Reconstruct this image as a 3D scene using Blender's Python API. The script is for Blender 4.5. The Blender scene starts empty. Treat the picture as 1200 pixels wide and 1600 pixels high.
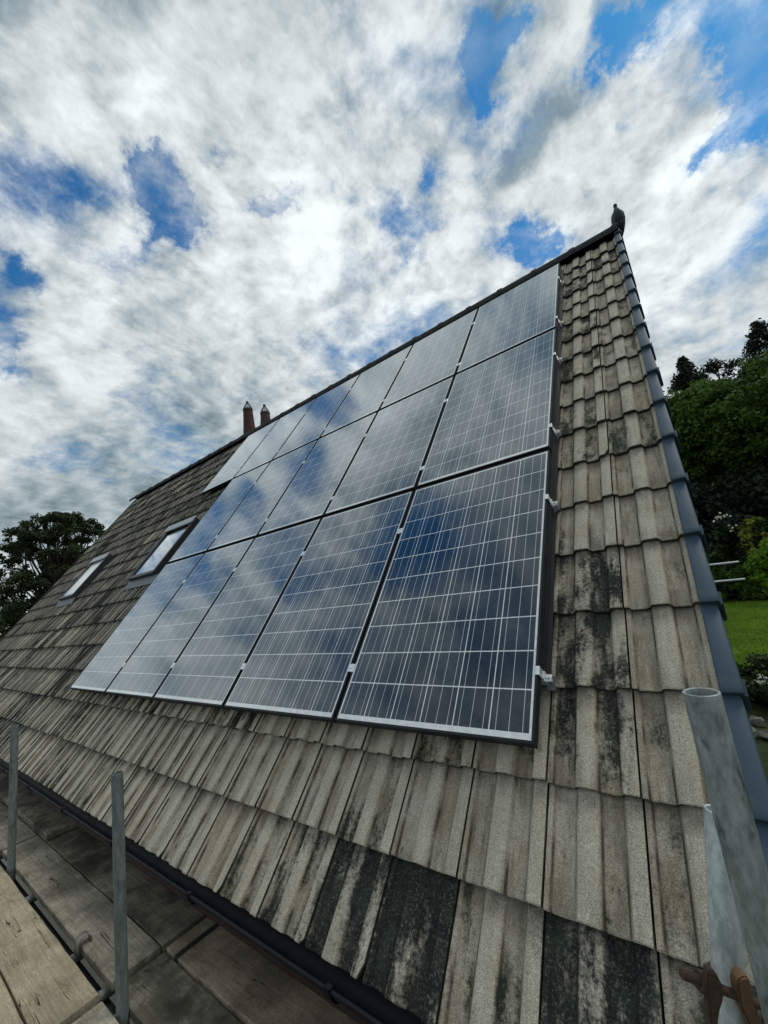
import bpy, math, random
import numpy as np
from mathutils import Matrix, Vector
R_ = math.radians
scene = bpy.context.scene
COL = scene.collection

# ------------------------------------------------------------------ camera
RW = [[0.7759678369630182, 0.6160312301439711, -0.135570791419257],
      [-0.21430317676524713, 0.05532817318629618, -0.9751989241578772],
      [-0.5932521086579139, 0.7857762510650167, 0.17495033247705677]]
CAM = Vector((0.627753, -1.510844, 0.615406))
cd = bpy.data.cameras.new('camera')
cam = bpy.data.objects.new('camera', cd)
COL.objects.link(cam)
cam.matrix_world = Matrix(((RW[0][0], -RW[1][0], -RW[2][0], CAM.x), (RW[0][1], -RW[1][1], -RW[2][1], CAM.y),
                           (RW[0][2], -RW[1][2], -RW[2][2], CAM.z), (0, 0, 0, 1)))
cd.sensor_fit = 'VERTICAL'
cd.sensor_height = 36.0
cd.lens = 644.524 / 1600 * 36.0
cd.clip_start = 0.02
cd.clip_end = 2000
scene.camera = cam
scene.view_settings.view_transform = 'Standard'
scene.view_settings.look = 'None'
scene.view_settings.exposure = 0.3
scene.view_settings.gamma = 1.0
scene.view_settings.use_curve_mapping = False

# ------------------------------------------------------------------ node helpers
class NT:
    def __init__(s, tree):
        s.t = tree; s.n = tree.nodes; s.l = tree.links
    def new(s, typ, **kw):
        n = s.n.new(typ)
        for k, v in kw.items(): setattr(n, k, v)
        return n
    def put(s, sock, v):
        if v is None: return
        if isinstance(v, bpy.types.NodeSocket): s.l.new(v, sock)
        else:
            try: sock.default_value = v
            except Exception: sock.default_value = (*v, 1.0)
    def m(s, op, a, b=None, c=None, clamp=False):
        n = s.new('ShaderNodeMath', operation=op, use_clamp=clamp)
        for i, v in enumerate((a, b, c)):
            s.put(n.inputs[i], v) if v is not None else None
        return n.outputs[0]
    def vm(s, op, a, b=None, out=0):
        n = s.new('ShaderNodeVectorMath', operation=op)
        s.put(n.inputs[0], a)
        if b is not None:
            if op == 'SCALE': s.put(n.inputs['Scale'], b)
            else: s.put(n.inputs[1], b)
        return n.outputs['Value'] if op in ('DOT_PRODUCT', 'LENGTH') else n.outputs[0]
    def noise(s, vec, scale=1.0, detail=4.0, rough=0.55, dist=0.0, col=False, dims='3D'):
        n = s.new('ShaderNodeTexNoise', noise_dimensions=dims)
        s.put(n.inputs['Vector'], vec)
        n.inputs['Scale'].default_value = scale; n.inputs['Detail'].default_value = detail
        n.inputs['Roughness'].default_value = rough; n.inputs['Distortion'].default_value = dist
        return n.outputs['Color' if col else 'Fac']
    def voro(s, vec, scale, feature='F1', rnd=1.0, out='Distance'):
        n = s.new('ShaderNodeTexVoronoi', feature=feature)
        s.put(n.inputs['Vector'], vec); n.inputs['Scale'].default_value = scale
        n.inputs['Randomness'].default_value = rnd
        return n.outputs[out]
    def smooth(s, x, lo, hi, a=0.0, b=1.0):
        n = s.new('ShaderNodeMapRange', interpolation_type='SMOOTHSTEP')
        s.put(n.inputs[0], x); s.put(n.inputs[1], lo); s.put(n.inputs[2], hi); s.put(n.inputs[3], a); s.put(n.inputs[4], b)
        return n.outputs[0]
    def lin(s, x, lo, hi, a=0.0, b=1.0):
        n = s.new('ShaderNodeMapRange')
        s.put(n.inputs[0], x); s.put(n.inputs[1], lo); s.put(n.inputs[2], hi); s.put(n.inputs[3], a); s.put(n.inputs[4], b)
        return n.outputs[0]
    def mix(s, f, a, b, blend='MIX'):
        n = s.new('ShaderNodeMix', data_type='RGBA', blend_type=blend)
        s.put(n.inputs[0], f); s.put(n.inputs[6], a); s.put(n.inputs[7], b)
        return n.outputs[2]
    def sep(s, v):
        n = s.new('ShaderNodeSeparateXYZ'); s.put(n.inputs[0], v); return n.outputs
    def comb(s, x, y, z):
        n = s.new('ShaderNodeCombineXYZ')
        for i, v in enumerate((x, y, z)): s.put(n.inputs[i], v)
        return n.outputs[0]
    def attr(s, name):
        return s.new('ShaderNodeAttribute', attribute_name=name)
    def coord(s, k='Object'):
        return s.new('ShaderNodeTexCoord').outputs[k]
    def bump(s, h, strength=0.5, dist=0.01, normal=None):
        n = s.new('ShaderNodeBump'); s.put(n.inputs['Height'], h)
        n.inputs['Strength'].default_value = strength; n.inputs['Distance'].default_value = dist
        if normal is not None: s.put(n.inputs['Normal'], normal)
        return n.outputs[0]

def material(name):
    m = bpy.data.materials.new(name); m.use_nodes = True
    nt = NT(m.node_tree); nt.bsdf = m.node_tree.nodes['Principled BSDF']
    return m, nt
def setp(nt, **kw):
    names = dict(col='Base Color', rough='Roughness', metal='Metallic', normal='Normal', ior='IOR', spec='Specular IOR Level',
                 trans='Transmission Weight', sub='Subsurface Weight', coat='Coat Weight', coatr='Coat Roughness')
    for k, v in kw.items(): nt.put(nt.bsdf.inputs[names[k]], v)

# ------------------------------------------------------------------ world sky
BLUE = (0.17, 0.68, 0.98)
SUN_EL, SUN_AZ = 60.0, 40.0       # azimuth from +Y towards +X
HOLES = [(-0.61, 0.294, 0.736, 1519, 1), (-0.621, 0.312, 0.719, 1222, 1.1), (-0.6, 0.28, 0.749, 2734, 0.9), (-0.637, 0.325, 0.699, 1574, 1), (-0.676, 0.309, 0.669, 3490, 1), (-0.59, 0.261, 0.764, 4602, 0.8), (-0.62, 0.342, 0.706, 2239, 0.6), (-0.607, 0.36, 0.709, 4501, 0.45), (-0.645, 0.256, 0.72, 2693, 0.6), (-0.675, 0.191, 0.712, 3788, 0.6), (-0.652, 0.211, 0.728, 3012, 0.35), (-0.678, 0.131, 0.724, 3649, 0.35), (-0.715, 0.127, 0.687, 1522, 0.25), (-0.508, 0.359, 0.783, 7402, 0.8), (-0.576, 0.382, 0.723, 4494, 0.6), (-0.551, 0.406, 0.729, 4421, 0.6), (-0.501, 0.436, 0.748, 3441, 0.9), (-0.476, 0.454, 0.753, 3450, 1), (-0.451, 0.472, 0.758, 6174, 0.7), (-0.52, 0.434, 0.736, 4366, 0.8), (-0.413, 0.517, 0.75, 4358, 0.6), (-0.391, 0.562, 0.729, 4078, 0.4), (-0.341, 0.625, 0.702, 2945, 0.6), (-0.348, 0.597, 0.723, 4066, 0.4), (-0.309, 0.645, 0.699, 2993, 0.5), (-0.273, 0.679, 0.682, 2340, 0.6), (-0.301, 0.673, 0.676, 2851, 0.5), (-0.242, 0.699, 0.673, 3005, 0.5), (-0.331, 0.651, 0.683, 2233, 0.4), (-0.24, 0.629, 0.74, 3568, 0.8), (-0.256, 0.639, 0.726, 4405, 0.6), (-0.217, 0.627, 0.748, 4904, 0.5), (-0.25, 0.605, 0.756, 4857, 0.4), (-0.212, 0.659, 0.721, 2232, 0.35), (-0.156, 0.618, 0.771, 6654, 0.9), (-0.137, 0.607, 0.783, 6185, 0.9), (-0.131, 0.589, 0.798, 3985, 1), (-0.125, 0.571, 0.811, 3444, 1), (-0.114, 0.562, 0.819, 3011, 1), (-0.089, 0.568, 0.818, 4697, 0.8), (-0.059, 0.571, 0.819, 3347, 0.8), (-0.041, 0.574, 0.818, 3481, 0.7), (-0.097, 0.59, 0.802, 2876, 0.6), (0.055, 0.653, 0.756, 2462, 0.9), (0.077, 0.647, 0.759, 2651, 0.9), (0.043, 0.661, 0.749, 6175, 0.6), (0.093, 0.661, 0.745, 3702, 0.6), (0.122, 0.666, 0.736, 3031, 0.7), (0.154, 0.679, 0.718, 2206, 0.8), (0.184, 0.696, 0.694, 1273, 1.1), (0.206, 0.715, 0.668, 1284, 1.1), (0.202, 0.738, 0.644, 1474, 1), (0.191, 0.729, 0.657, 2109, 0.6), (0.201, 0.762, 0.616, 1549, 1), (0.194, 0.78, 0.595, 2149, 0.9), (0.168, 0.777, 0.606, 2739, 0.6), (0.117, 0.797, 0.592, 5181, 0.8), (0.105, 0.799, 0.592, 8896, 0.7), (0.139, 0.79, 0.597, 5559, 0.6), (0.153, 0.781, 0.606, 4646, 0.5), (0.048, 0.724, 0.688, 9310, 0.5), (0.183, 0.842, 0.508, 5615, 0.6), (-0.159, 0.785, 0.599, 3828, 0.9), (-0.137, 0.792, 0.595, 2381, 1), (-0.157, 0.771, 0.617, 3027, 0.8), (-0.112, 0.792, 0.6, 4135, 0.8), (-0.093, 0.804, 0.588, 5705, 0.6), (-0.135, 0.767, 0.628, 4167, 0.5), (-0.2, 0.741, 0.642, 3889, 0.5), (-0.171, 0.76, 0.627, 3942, 0.6), (-0.855, 0.14, 0.499, 2314, 1), (-0.869, 0.147, 0.472, 3365, 0.6), (-0.884, 0.15, 0.443, 2670, 0.9), (-0.892, 0.156, 0.424, 4098, 0.6), (-0.784, 0.15, 0.602, 3634, 0.8), (-0.793, 0.135, 0.594, 4754, 0.7), (-0.795, 0.169, 0.583, 5637, 0.5), (-0.753, 0.236, 0.614, 3775, 0.5), (-0.709, 0.288, 0.644, 3503, 0.6), (-0.734, 0.265, 0.626, 4699, 0.45), (-0.509, 0.239, 0.827, 15004, 0.6), (-0.493, 0.22, 0.842, 25887, 0.4), (-0.507, 0.175, 0.844, 28832, 0.4), (-0.596, -0.057, 0.801, 277, 1), (-0.502, -0.124, 0.856, 330, 1.1), (-0.538, -0.028, 0.843, 493, 0.9), (-0.65, -0.086, 0.755, 493, 0.8), (-0.566, -0.113, 0.816, 399, 0.9), (-0.404, -0.112, 0.908, 1111, 0.6), (-0.73, -0.087, 0.678, 1111, 0.5), (-0.924, -0.025, 0.381, 399, 0.8), (-0.902, 0.028, 0.43, 493, 0.9), (-0.876, 0.071, 0.477, 493, 0.9), (-0.837, 0.128, 0.532, 816, 0.7), (-0.703, 0.155, 0.694, 625, 0.7), (-0.89, -0.051, 0.454, 1111, 0.5), (-0.749, 0.076, 0.658, 1599, 0.5), (-0.573, 0.308, 0.76, 816, 0.6), (-0.384, -0.326, 0.864, 277, 0.6)]
BRIGHT = [(-0.507, 0.649, 0.568, .22), (-0.429, 0.538, 0.726, .12), (-0.053, 0.727, 0.685, .16), (0.016, 0.852, 0.523, .16), (-0.822, 0.184, 0.538, .14), (-0.257, 0.505, 0.824, .12)]
GREY = [(-0.876, 0.256, 0.409, .14), (-0.819, 0.411, 0.399, .16), (-0.65, 0.531, 0.544, .08), (-0.079, 0.608, 0.79, .1), (-0.897, 0.338, 0.284, .2), (-0.3, 0.3, 0.9, .14)]
world = bpy.data.worlds.new('World'); scene.world = world; world.use_nodes = True
w = NT(world.node_tree)
bg = world.node_tree.nodes['Background']
sky = w.new('ShaderNodeTexSky', sky_type='NISHITA')
sky.sun_disc = False
sky.sun_elevation = R_(SUN_EL); sky.sun_rotation = R_(SUN_AZ)
sky.air_density = 1.0; sky.dust_density = 0.6; sky.ozone_density = 2.0
d = w.vm('NORMALIZE', w.coord('Generated'))
dx, dy, dz = w.sep(d)
zz = w.m('ADD', w.m('MAXIMUM', dz, 0.0), 0.36)
p = w.comb(w.m('DIVIDE', dx, zz), w.m('DIVIDE', dy, zz), 0.0)
warp = w.vm('SUBTRACT', w.noise(p, 2.6, 3, 0.55, col=True), (0.5, 0.5, 0.5))
pw = w.vm('ADD', p, w.vm('SCALE', warp, 0.10))
warp2 = w.vm('SUBTRACT', w.noise(d, 7.0, 6, 0.62, col=True), (0.5, 0.5, 0.5))
warp3 = w.vm('SUBTRACT', w.noise(d, 26.0, 6, 0.70, col=True), (0.5, 0.5, 0.5))
dw = w.vm('NORMALIZE', w.vm('ADD', w.vm('ADD', d, w.vm('SCALE', warp2, 0.15)), w.vm('SCALE', warp3, 0.085)))
def blobs(lst, k0, k1):
    acc = None
    for x, y, z, s in lst:
        v = Vector((x, y, z)).normalized()
        b = w.smooth(w.vm('DOT_PRODUCT', dw, tuple(v)), math.cos(s * k1), math.cos(s * k0))
        acc = b if acc is None else w.m('MAXIMUM', acc, b)
    return acc
B = None
for i_, (x, y, z, sharp, wt) in enumerate(HOLES):
    if i_ >= len(HOLES) - 16: wt *= 0.6 if i_ < len(HOLES) - 9 else 0.9
    elif x > 0.12: wt *= 0.74
    q_ = w.m('POWER', w.m('MAXIMUM', w.vm('DOT_PRODUCT', dw, tuple(Vector((x, y, z)).normalized())), 0.0), float(sharp) * 0.72)
    B = w.m('MULTIPLY', q_, wt) if B is None else w.m('MULTIPLY_ADD', q_, wt, B)
B = w.m('MULTIPLY', w.m('MINIMUM', B, 1.25), 0.9)
# streaked cloud sheet: stretch the noise a little along the wind
ps = w.vm('MULTIPLY', pw, (1.08, 0.92, 1.0))
def billow(vec):
    return w.m('ADD', w.m('MULTIPLY', w.noise(vec, 1.9, 9, 0.57), 0.72), w.m('MULTIPLY', w.noise(w.vm('ADD', vec, (3.7, 1.3, 0)), 6.5, 8, 0.62), 0.30))
D1 = w.noise(w.vm('ADD', pw, (1.9, 0.4, 0)), 1.35, 4, 0.5)
DH = billow(ps)
DS = billow(w.vm('ADD', ps, (0.014, 0.036, 0.0)))
FINE = w.noise(w.vm('ADD', pw, (5.1, 2.7, 0)), 24.0, 7, 0.70)
c = w.m('ADD', w.m('MULTIPLY', w.m('SUBTRACT', DH, 0.5), 4.6), 0.74)
c = w.m('ADD', c, w.m('MULTIPLY', w.m('SUBTRACT', D1, 0.5), 0.35))
c = w.m('ADD', c, w.m('MULTIPLY', w.m('SUBTRACT', FINE, 0.5), 0.65))
c = w.m('SUBTRACT', c, w.m('MULTIPLY', B, 0.70))
c = w.m('ADD', c, w.smooth(dz, 0.55, 0.12, 0.0, 0.30))
mask = w.smooth(c, -0.16, 0.86)
veil = w.smooth(w.noise(w.vm('ADD', pw, (2.2, 6.1, 0)), 3.4, 8, 0.66), 0.44, 0.74, 0.0, 0.34)
mask = w.m('MAXIMUM', mask, veil)
lit = w.m('MULTIPLY', w.m('SUBTRACT', DH, DS), w.smooth(dz, 0.15, 0.7, 2.0, 4.2))
br = w.m('ADD', 0.635, w.m('MULTIPLY', w.m('SUBTRACT', w.noise(pw, 1.7, 6, 0.58), 0.5), 0.85))
br = w.m('ADD', br, w.m('MINIMUM', w.m('MAXIMUM', lit, -0.24), 0.20))
br = w.m('SUBTRACT', br, w.m('MULTIPLY', w.m('SUBTRACT', FINE, 0.5), -0.20))
br = w.m('ADD', br, w.m('MULTIPLY', blobs(BRIGHT, 0.0, 1.7), 0.11))
br = w.m('SUBTRACT', br, w.m('MULTIPLY', blobs(GREY, 0.0, 1.9), 0.15))
br = w.m('MAXIMUM', br, 0.22)
cloud = w.mix(w.smooth(br, 0.25, 0.75), (0.74, 0.95, 1.06), (0.93, 1.0, 1.02))
cloud = w.vm('SCALE', cloud, w.m('MULTIPLY', br, 8.3))
blue = w.vm('MULTIPLY', sky.outputs[0], BLUE)
full = w.mix(mask, blue, cloud)
full = w.mix(w.smooth(dz, -0.04, 0.01), (2.4, 2.7, 2.8), full)
w.put(bg.inputs['Color'], full)
bg.inputs['Strength'].default_value = 0.10
world.cycles.sampling_method = 'MANUAL'
world.cycles.sample_map_resolution = 512

sd = bpy.data.lights.new('sun', 'SUN'); sun = bpy.data.objects.new('sun', sd); COL.objects.link(sun)
sd.energy = 0.8; sd.angle = R_(18); sd.color = (1.0, 0.96, 0.9)
sv = Vector((math.sin(R_(SUN_AZ)) * math.cos(R_(SUN_EL)), math.cos(R_(SUN_AZ)) * math.cos(R_(SUN_EL)), math.sin(R_(SUN_EL))))
sun.rotation_euler = sv.to_track_quat('Z', 'Y').to_euler()

# ------------------------------------------------------------------ object helpers
WORLD = {}
def mat_of(o): return WORLD[o.name]
def place(o, M, parent=None):
    WORLD[o.name] = M.copy()
    if parent is not None:
        o.parent = parent
        o.matrix_basis = mat_of(parent).inverted() @ M
    else:
        o.matrix_basis = M
def tag(o, label=None, cat=None, group=None, kind=None):
    if label: o['label'] = label
    if cat: o['category'] = cat
    if group: o['group'] = group
    if kind: o['kind'] = kind
    return o
def thing(name, label, cat, M=None, group=None):
    o = bpy.data.objects.new(name, None); COL.objects.link(o)
    o.empty_display_size = 0.1
    place(o, M if M is not None else Matrix.Identity(4))
    return tag(o, label, cat, group)
def dup(root, M, label=None):
    r = root.copy(); COL.objects.link(r); place(r, M)
    if label: r['label'] = label
    for ch in list(root.children):
        c_ = ch.copy(); COL.objects.link(c_); c_.parent = r
        WORLD[c_.name] = M @ c_.matrix_basis
        for g in list(ch.children):
            e = g.copy(); COL.objects.link(e); e.parent = c_
    return r
T = Matrix.Translation

class MB:
    def __init__(s): s.v = []; s.f = []; s.a = {}
    def add(s, vs, fs):
        b = len(s.v); s.v += [tuple(x) for x in vs]; s.f += [tuple(i + b for i in f) for f in fs]; return b
    def box(s, lo, hi, M=None):
        x0, y0, z0 = lo; x1, y1, z1 = hi
        vs = [Vector(q) for q in ((x0, y0, z0), (x1, y0, z0), (x1, y1, z0), (x0, y1, z0), (x0, y0, z1), (x1, y0, z1), (x1, y1, z1), (x0, y1, z1))]
        if M is not None: vs = [M @ q for q in vs]
        s.add(vs, [(3, 2, 1, 0), (4, 5, 6, 7), (0, 1, 5, 4), (1, 2, 6, 5), (2, 3, 7, 6), (3, 0, 4, 7)]); return s
    def tube(s, p0, p1, r0, r1=None, n=24, wall=None, caps=True):
        p0 = Vector(p0); p1 = Vector(p1); r1 = r0 if r1 is None else r1
        ax = (p1 - p0).normalized(); q = ax.to_track_quat('Z', 'Y')
        e = [q @ Vector((math.cos(2 * math.pi * i / n), math.sin(2 * math.pi * i / n), 0)) for i in range(n)]
        rings = [(p0, r0), (p1, r1)]
        if wall: rings = [(p0, r0 - wall), (p0, r0), (p1, r1), (p1, r1 - wall)]
        vs = [c_ + x * r for c_, r in rings for x in e]
        k = len(rings); fs = []
        for j in range(k if wall else k - 1):
            for i in range(n):
                i2 = (i + 1) % n; j2 = (j + 1) % k
                fs.append((j * n + i, j * n + i2, j2 * n + i2, j2 * n + i))
        if not wall and caps:
            fs += [tuple(range(n - 1, -1, -1)), tuple(range((k - 1) * n, k * n))]
        s.add(vs, fs); return s
    def sweep(s, pts, radii, n=10, ax2=1.0):
        pts = [Vector(q) for q in pts]; vs = []
        up = Vector((0, 0, 1))
        for i, q in enumerate(pts):
            t = (pts[min(i + 1, len(pts) - 1)] - pts[max(i - 1, 0)]).normalized()
            a = t.cross(up)
            if a.length < 1e-3: a = t.cross(Vector((1, 0, 0)))
            a.normalize(); b = t.cross(a)
            for k in range(n):
                an = 2 * math.pi * k / n
                vs.append(q + (a * math.cos(an) + b * math.sin(an) * ax2) * radii[i])
        fs = []
        for j in range(len(pts) - 1):
            for i in range(n):
                i2 = (i + 1) % n
                fs.append((j * n + i, j * n + i2, (j + 1) * n + i2, (j + 1) * n + i))
        fs += [tuple(range(n - 1, -1, -1)), tuple(range((len(pts) - 1) * n, len(pts) * n))]
        s.add(vs, fs); return s
    def lathe(s, prof, n=24, M=None):
        vs = []
        for r, z in prof:
            for i in range(n):
                q = Vector((r * math.cos(2 * math.pi * i / n), r * math.sin(2 * math.pi * i / n), z))
                vs.append(M @ q if M is not None else q)
        fs = []
        for j in range(len(prof) - 1):
            for i in range(n):
                i2 = (i + 1) % n
                fs.append((j * n + i, j * n + i2, (j + 1) * n + i2, (j + 1) * n + i))
        s.add(vs, fs); return s
    def extrude(s, poly, axis_vec, M=None):
        vs = [Vector(q) for q in poly] + [Vector(q) + Vector(axis_vec) for q in poly]
        if M is not None: vs = [M @ q for q in vs]
        n = len(poly)
        s.add(vs, [tuple(range(n - 1, -1, -1)), tuple(range(n, 2 * n))] + [(i, (i + 1) % n, n + (i + 1) % n, n + i) for i in range(n)]); return s
    def build(s, name, m, parent=None, M=None, angle=35, bevel=0.0, seg=1, rel=None):
        me = bpy.data.meshes.new(name); me.from_pydata([tuple(q) for q in s.v], [], s.f); me.update()
        for an, (typ, vals) in s.a.items():
            at = me.attributes.new(an, typ, 'POINT')
            key = 'color' if typ == 'FLOAT_COLOR' else 'value'
            at.data.foreach_set(key, np.array(vals, dtype=np.float32).ravel())
        if m is not None: me.materials.append(m)
        import bmesh
        bm = bmesh.new(); bm.from_mesh(me); bmesh.ops.recalc_face_normals(bm, faces=bm.faces)
        if bevel > 0:
            ed = [e for e in bm.edges if len(e.link_faces) == 2 and e.calc_face_angle(0) > R_(30)]
            bmesh.ops.bevel(bm, geom=ed, offset=bevel, segments=seg, affect='EDGES', clamp_overlap=True)
        bm.to_mesh(me); bm.free()
        if angle:
            me.shade_smooth(); me.set_sharp_from_angle(angle=R_(angle))
        o = bpy.data.objects.new(name, me); COL.objects.link(o)
        if rel is not None:
            M = mat_of(parent) @ rel
        place(o, M if M is not None else (mat_of(parent) if parent is not None else Matrix.Identity(4)), parent)
        return o
def inst(src, name, parent, M):
    o = bpy.data.objects.new(name, src.data); COL.objects.link(o); place(o, M, parent); return o

TH = R_(50.5)
RM = Matrix(((1, 0, 0, 0), (0, math.cos(TH), -math.sin(TH), 0), (0, math.sin(TH), math.cos(TH), 0), (0, 0, 0, 1)))
def rf(u, v, n): return RM @ Vector((u, v, n))
GZ = -3.3

# ------------------------------------------------------------------ materials
def mat_tile():
    m, n = material('concrete_tile')
    o = n.coord(); a = n.attr('ta'); b = n.attr('tb')
    sp = n.new('ShaderNodeSeparateColor'); n.put(sp.inputs[0], a.outputs['Color'])
    rnd, stain, film = sp.outputs[0], sp.outputs[1], sp.outputs[2]
    tv = a.outputs['Alpha']
    sp2 = n.new('ShaderNodeSeparateColor'); n.put(sp2.inputs[0], b.outputs['Color'])
    seed, green, h = sp2.outputs[0], sp2.outputs[1], sp2.outputs[2]
    x, y, z = n.sep(o)
    off = n.m('MULTIPLY', seed, 40.0)
    st = n.comb(n.m('MULTIPLY', x, 1.0), n.m('MULTIPLY', y, 0.30), off)
    st2 = n.comb(x, n.m('MULTIPLY', y, 0.10), off)
    flat = n.comb(x, y, off)
    streak = n.noise(st2, 38, 4, 0.6)
    blot = n.noise(flat, 7, 5, 0.6)
    gran = n.noise(o, 330, 3, 0.7)
    gran2 = n.noise(o, 120, 2, 0.6)
    base = n.mix(rnd, (0.335, 0.304, 0.235), (0.405, 0.380, 0.315))
    base = n.mix(n.smooth(blot, 0.35, 0.7), base, (0.275, 0.238, 0.168))
    base = n.mix(n.m('MULTIPLY', n.smooth(streak, 0.5, 0.72), 0.55), base, (0.48, 0.45, 0.37))
    base = n.mix(n.m('MULTIPLY', n.smooth(streak, 0.48, 0.28), 0.65), base, (0.135, 0.12, 0.092))
    # roll crests painted paler for relief light, silt in the troughs' edges
    base = n.mix(n.m('MULTIPLY', n.smooth(h, 0.75, 1.0), 0.42), base, (0.49, 0.46, 0.38))
    edge = n.m('MULTIPLY', n.smooth(h, 0.02, 0.2), n.smooth(h, 0.75, 0.4))
    base = n.mix(n.m('MULTIPLY', edge, n.smooth(n.noise(st, 22, 3, 0.6), 0.38, 0.6)), base, (0.075, 0.066, 0.052))
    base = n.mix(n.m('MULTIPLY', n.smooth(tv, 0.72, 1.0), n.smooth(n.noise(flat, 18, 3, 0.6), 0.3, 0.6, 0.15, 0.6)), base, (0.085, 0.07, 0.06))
    g = n.m('ADD', n.lin(gran, 0.25, 0.75, 0.22, 1.85), n.m('MULTIPLY', n.m('SUBTRACT', gran2, 0.5), 0.7))
    base = n.vm('SCALE', base, g)
    trough_shade = n.m('MULTIPLY', n.smooth(h, 0.55, 0.05), n.smooth(n.noise(st, 9, 5, 0.65), 0.44, 0.68, 0.0, 0.55))  # trough shade put into the colour, broken up like algae
    base = n.mix(trough_shade, base, (0.098, 0.092, 0.072))
    film = n.m('MULTIPLY', film, n.lin(h, 0.0, 1.0, 1.12, 0.62))  # film weaker on crests, roll relief put into its strength
    fl = n.m('MULTIPLY', film, n.smooth(n.noise(st2, 45, 4, 0.65), 0.72, 0.40, 0.25, 1.0))
    base = n.mix(fl, base, n.mix(n.smooth(streak, 0.4, 0.7), (0.022, 0.027, 0.030), (0.060, 0.066, 0.066)))
    # dark lichen and algae, growing as streaks down each tile
    ln = n.m('ADD', n.m('ADD', n.m('MULTIPLY', n.noise(st, 11, 6, 0.62), 0.34), n.m('MULTIPLY', n.noise(n.comb(x, n.m('MULTIPLY', y, 0.42), z), 8.5, 7, 0.66), 0.44)), n.m('MULTIPLY', n.noise(flat, 70, 5, 0.75), 0.22))
    ln = n.m('ADD', ln, n.m('MULTIPLY', n.m('SUBTRACT', 0.5, h), 0.045))
    thr = n.m('SUBTRACT', 0.76, n.m('MULTIPLY', stain, 0.50))
    lm = n.smooth(ln, n.m('SUBTRACT', thr, 0.045), n.m('ADD', thr, 0.055))
    lm = n.m('MULTIPLY', lm, n.smooth(n.noise(o, 110, 4, 0.75), 0.28, 0.50, 0.60, 1.0))
    lcol = n.mix(n.smooth(n.noise(flat, 16, 3, 0.6), 0.4, 0.65), (0.016, 0.019, 0.020), (0.030, 0.038, 0.030))
    lcol = n.mix(n.m('MULTIPLY', green, 0.55), lcol, (0.036, 0.056, 0.036))
    lcol = n.mix(n.m('MULTIPLY', n.smooth(n.noise(o, 190, 3, 0.75), 0.58, 0.70), 0.55), lcol, (0.17, 0.17, 0.16))
    base = n.mix(lm, base, lcol)
    # white lichen specks
    spk = n.m('MULTIPLY', n.smooth(n.voro(flat, 26), 0.10, 0.04), n.smooth(n.noise(flat, 5, 2, 0.5), 0.58, 0.66))
    base = n.mix(n.m('MULTIPLY', spk, 0.5), base, (0.36, 0.36, 0.33))
    base = n.mix(n.m('MULTIPLY', n.m('SUBTRACT', 1.0, b.outputs['Alpha']), 0.85), base, (0.018, 0.018, 0.016))  # course-edge shade put into the colour of front, under and side faces
    bh = n.m('ADD', n.m('MULTIPLY', gran, 0.6), n.m('MULTIPLY', n.noise(st2, 60, 3, 0.6), 0.5))
    nb = n.bump(bh, 0.75, 0.006)
    setp(n, col=base, rough=0.95, spec=0.15, normal=nb)
    return m
def simple(name, col, rough=0.6, metal=0.0, var=0.25, scale=20, bump=0.0, bscale=80, spec=0.5, stretch=(1, 1, 1), dirt=None, dirtscale=6, dirtamt=0.5):
    m, n = material(name)
    o = n.coord()
    if stretch != (1, 1, 1): o = n.vm('MULTIPLY', o, stretch)
    nz = n.noise(o, scale, 5, 0.6)
    c_ = n.vm('SCALE', col, n.lin(nz, 0.25, 0.75, 1 - var, 1 + var))
    if dirt is not None:
        c_ = n.mix(n.m('MULTIPLY', n.smooth(n.noise(o, dirtscale, 6, 0.65), 0.48, 0.66), dirtamt), c_, dirt)
    kw = dict(col=c_, rough=n.lin(nz, 0.25, 0.75, max(rough - 0.08, 0.02), min(rough + 0.1, 1.0)), metal=metal, spec=spec)
    if bump: kw['normal'] = n.bump(n.noise(o, bscale, 4, 0.65), bump, 0.004)
    setp(n, **kw)
    return m
def glazed(n, f0, gain, power, rough, col):
    # clear front glass: reflection rising towards grazing view angles
    lw = n.new('ShaderNodeLayerWeight'); lw.inputs['Blend'].default_value = 0.5
    fac = n.m('ADD', n.m('MULTIPLY', n.m('POWER', lw.outputs['Facing'], power), gain), f0, clamp=True)
    gl = n.new('ShaderNodeBsdfGlossy'); n.put(gl.inputs['Color'], col); n.put(gl.inputs['Roughness'], rough)
    mx = n.new('ShaderNodeMixShader'); n.l.new(fac, mx.inputs[0])
    n.l.new(n.bsdf.outputs[0], mx.inputs[1]); n.l.new(gl.outputs[0], mx.inputs[2])
    n.l.new(mx.outputs[0], n.t.nodes['Material Output'].inputs[0])
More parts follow.
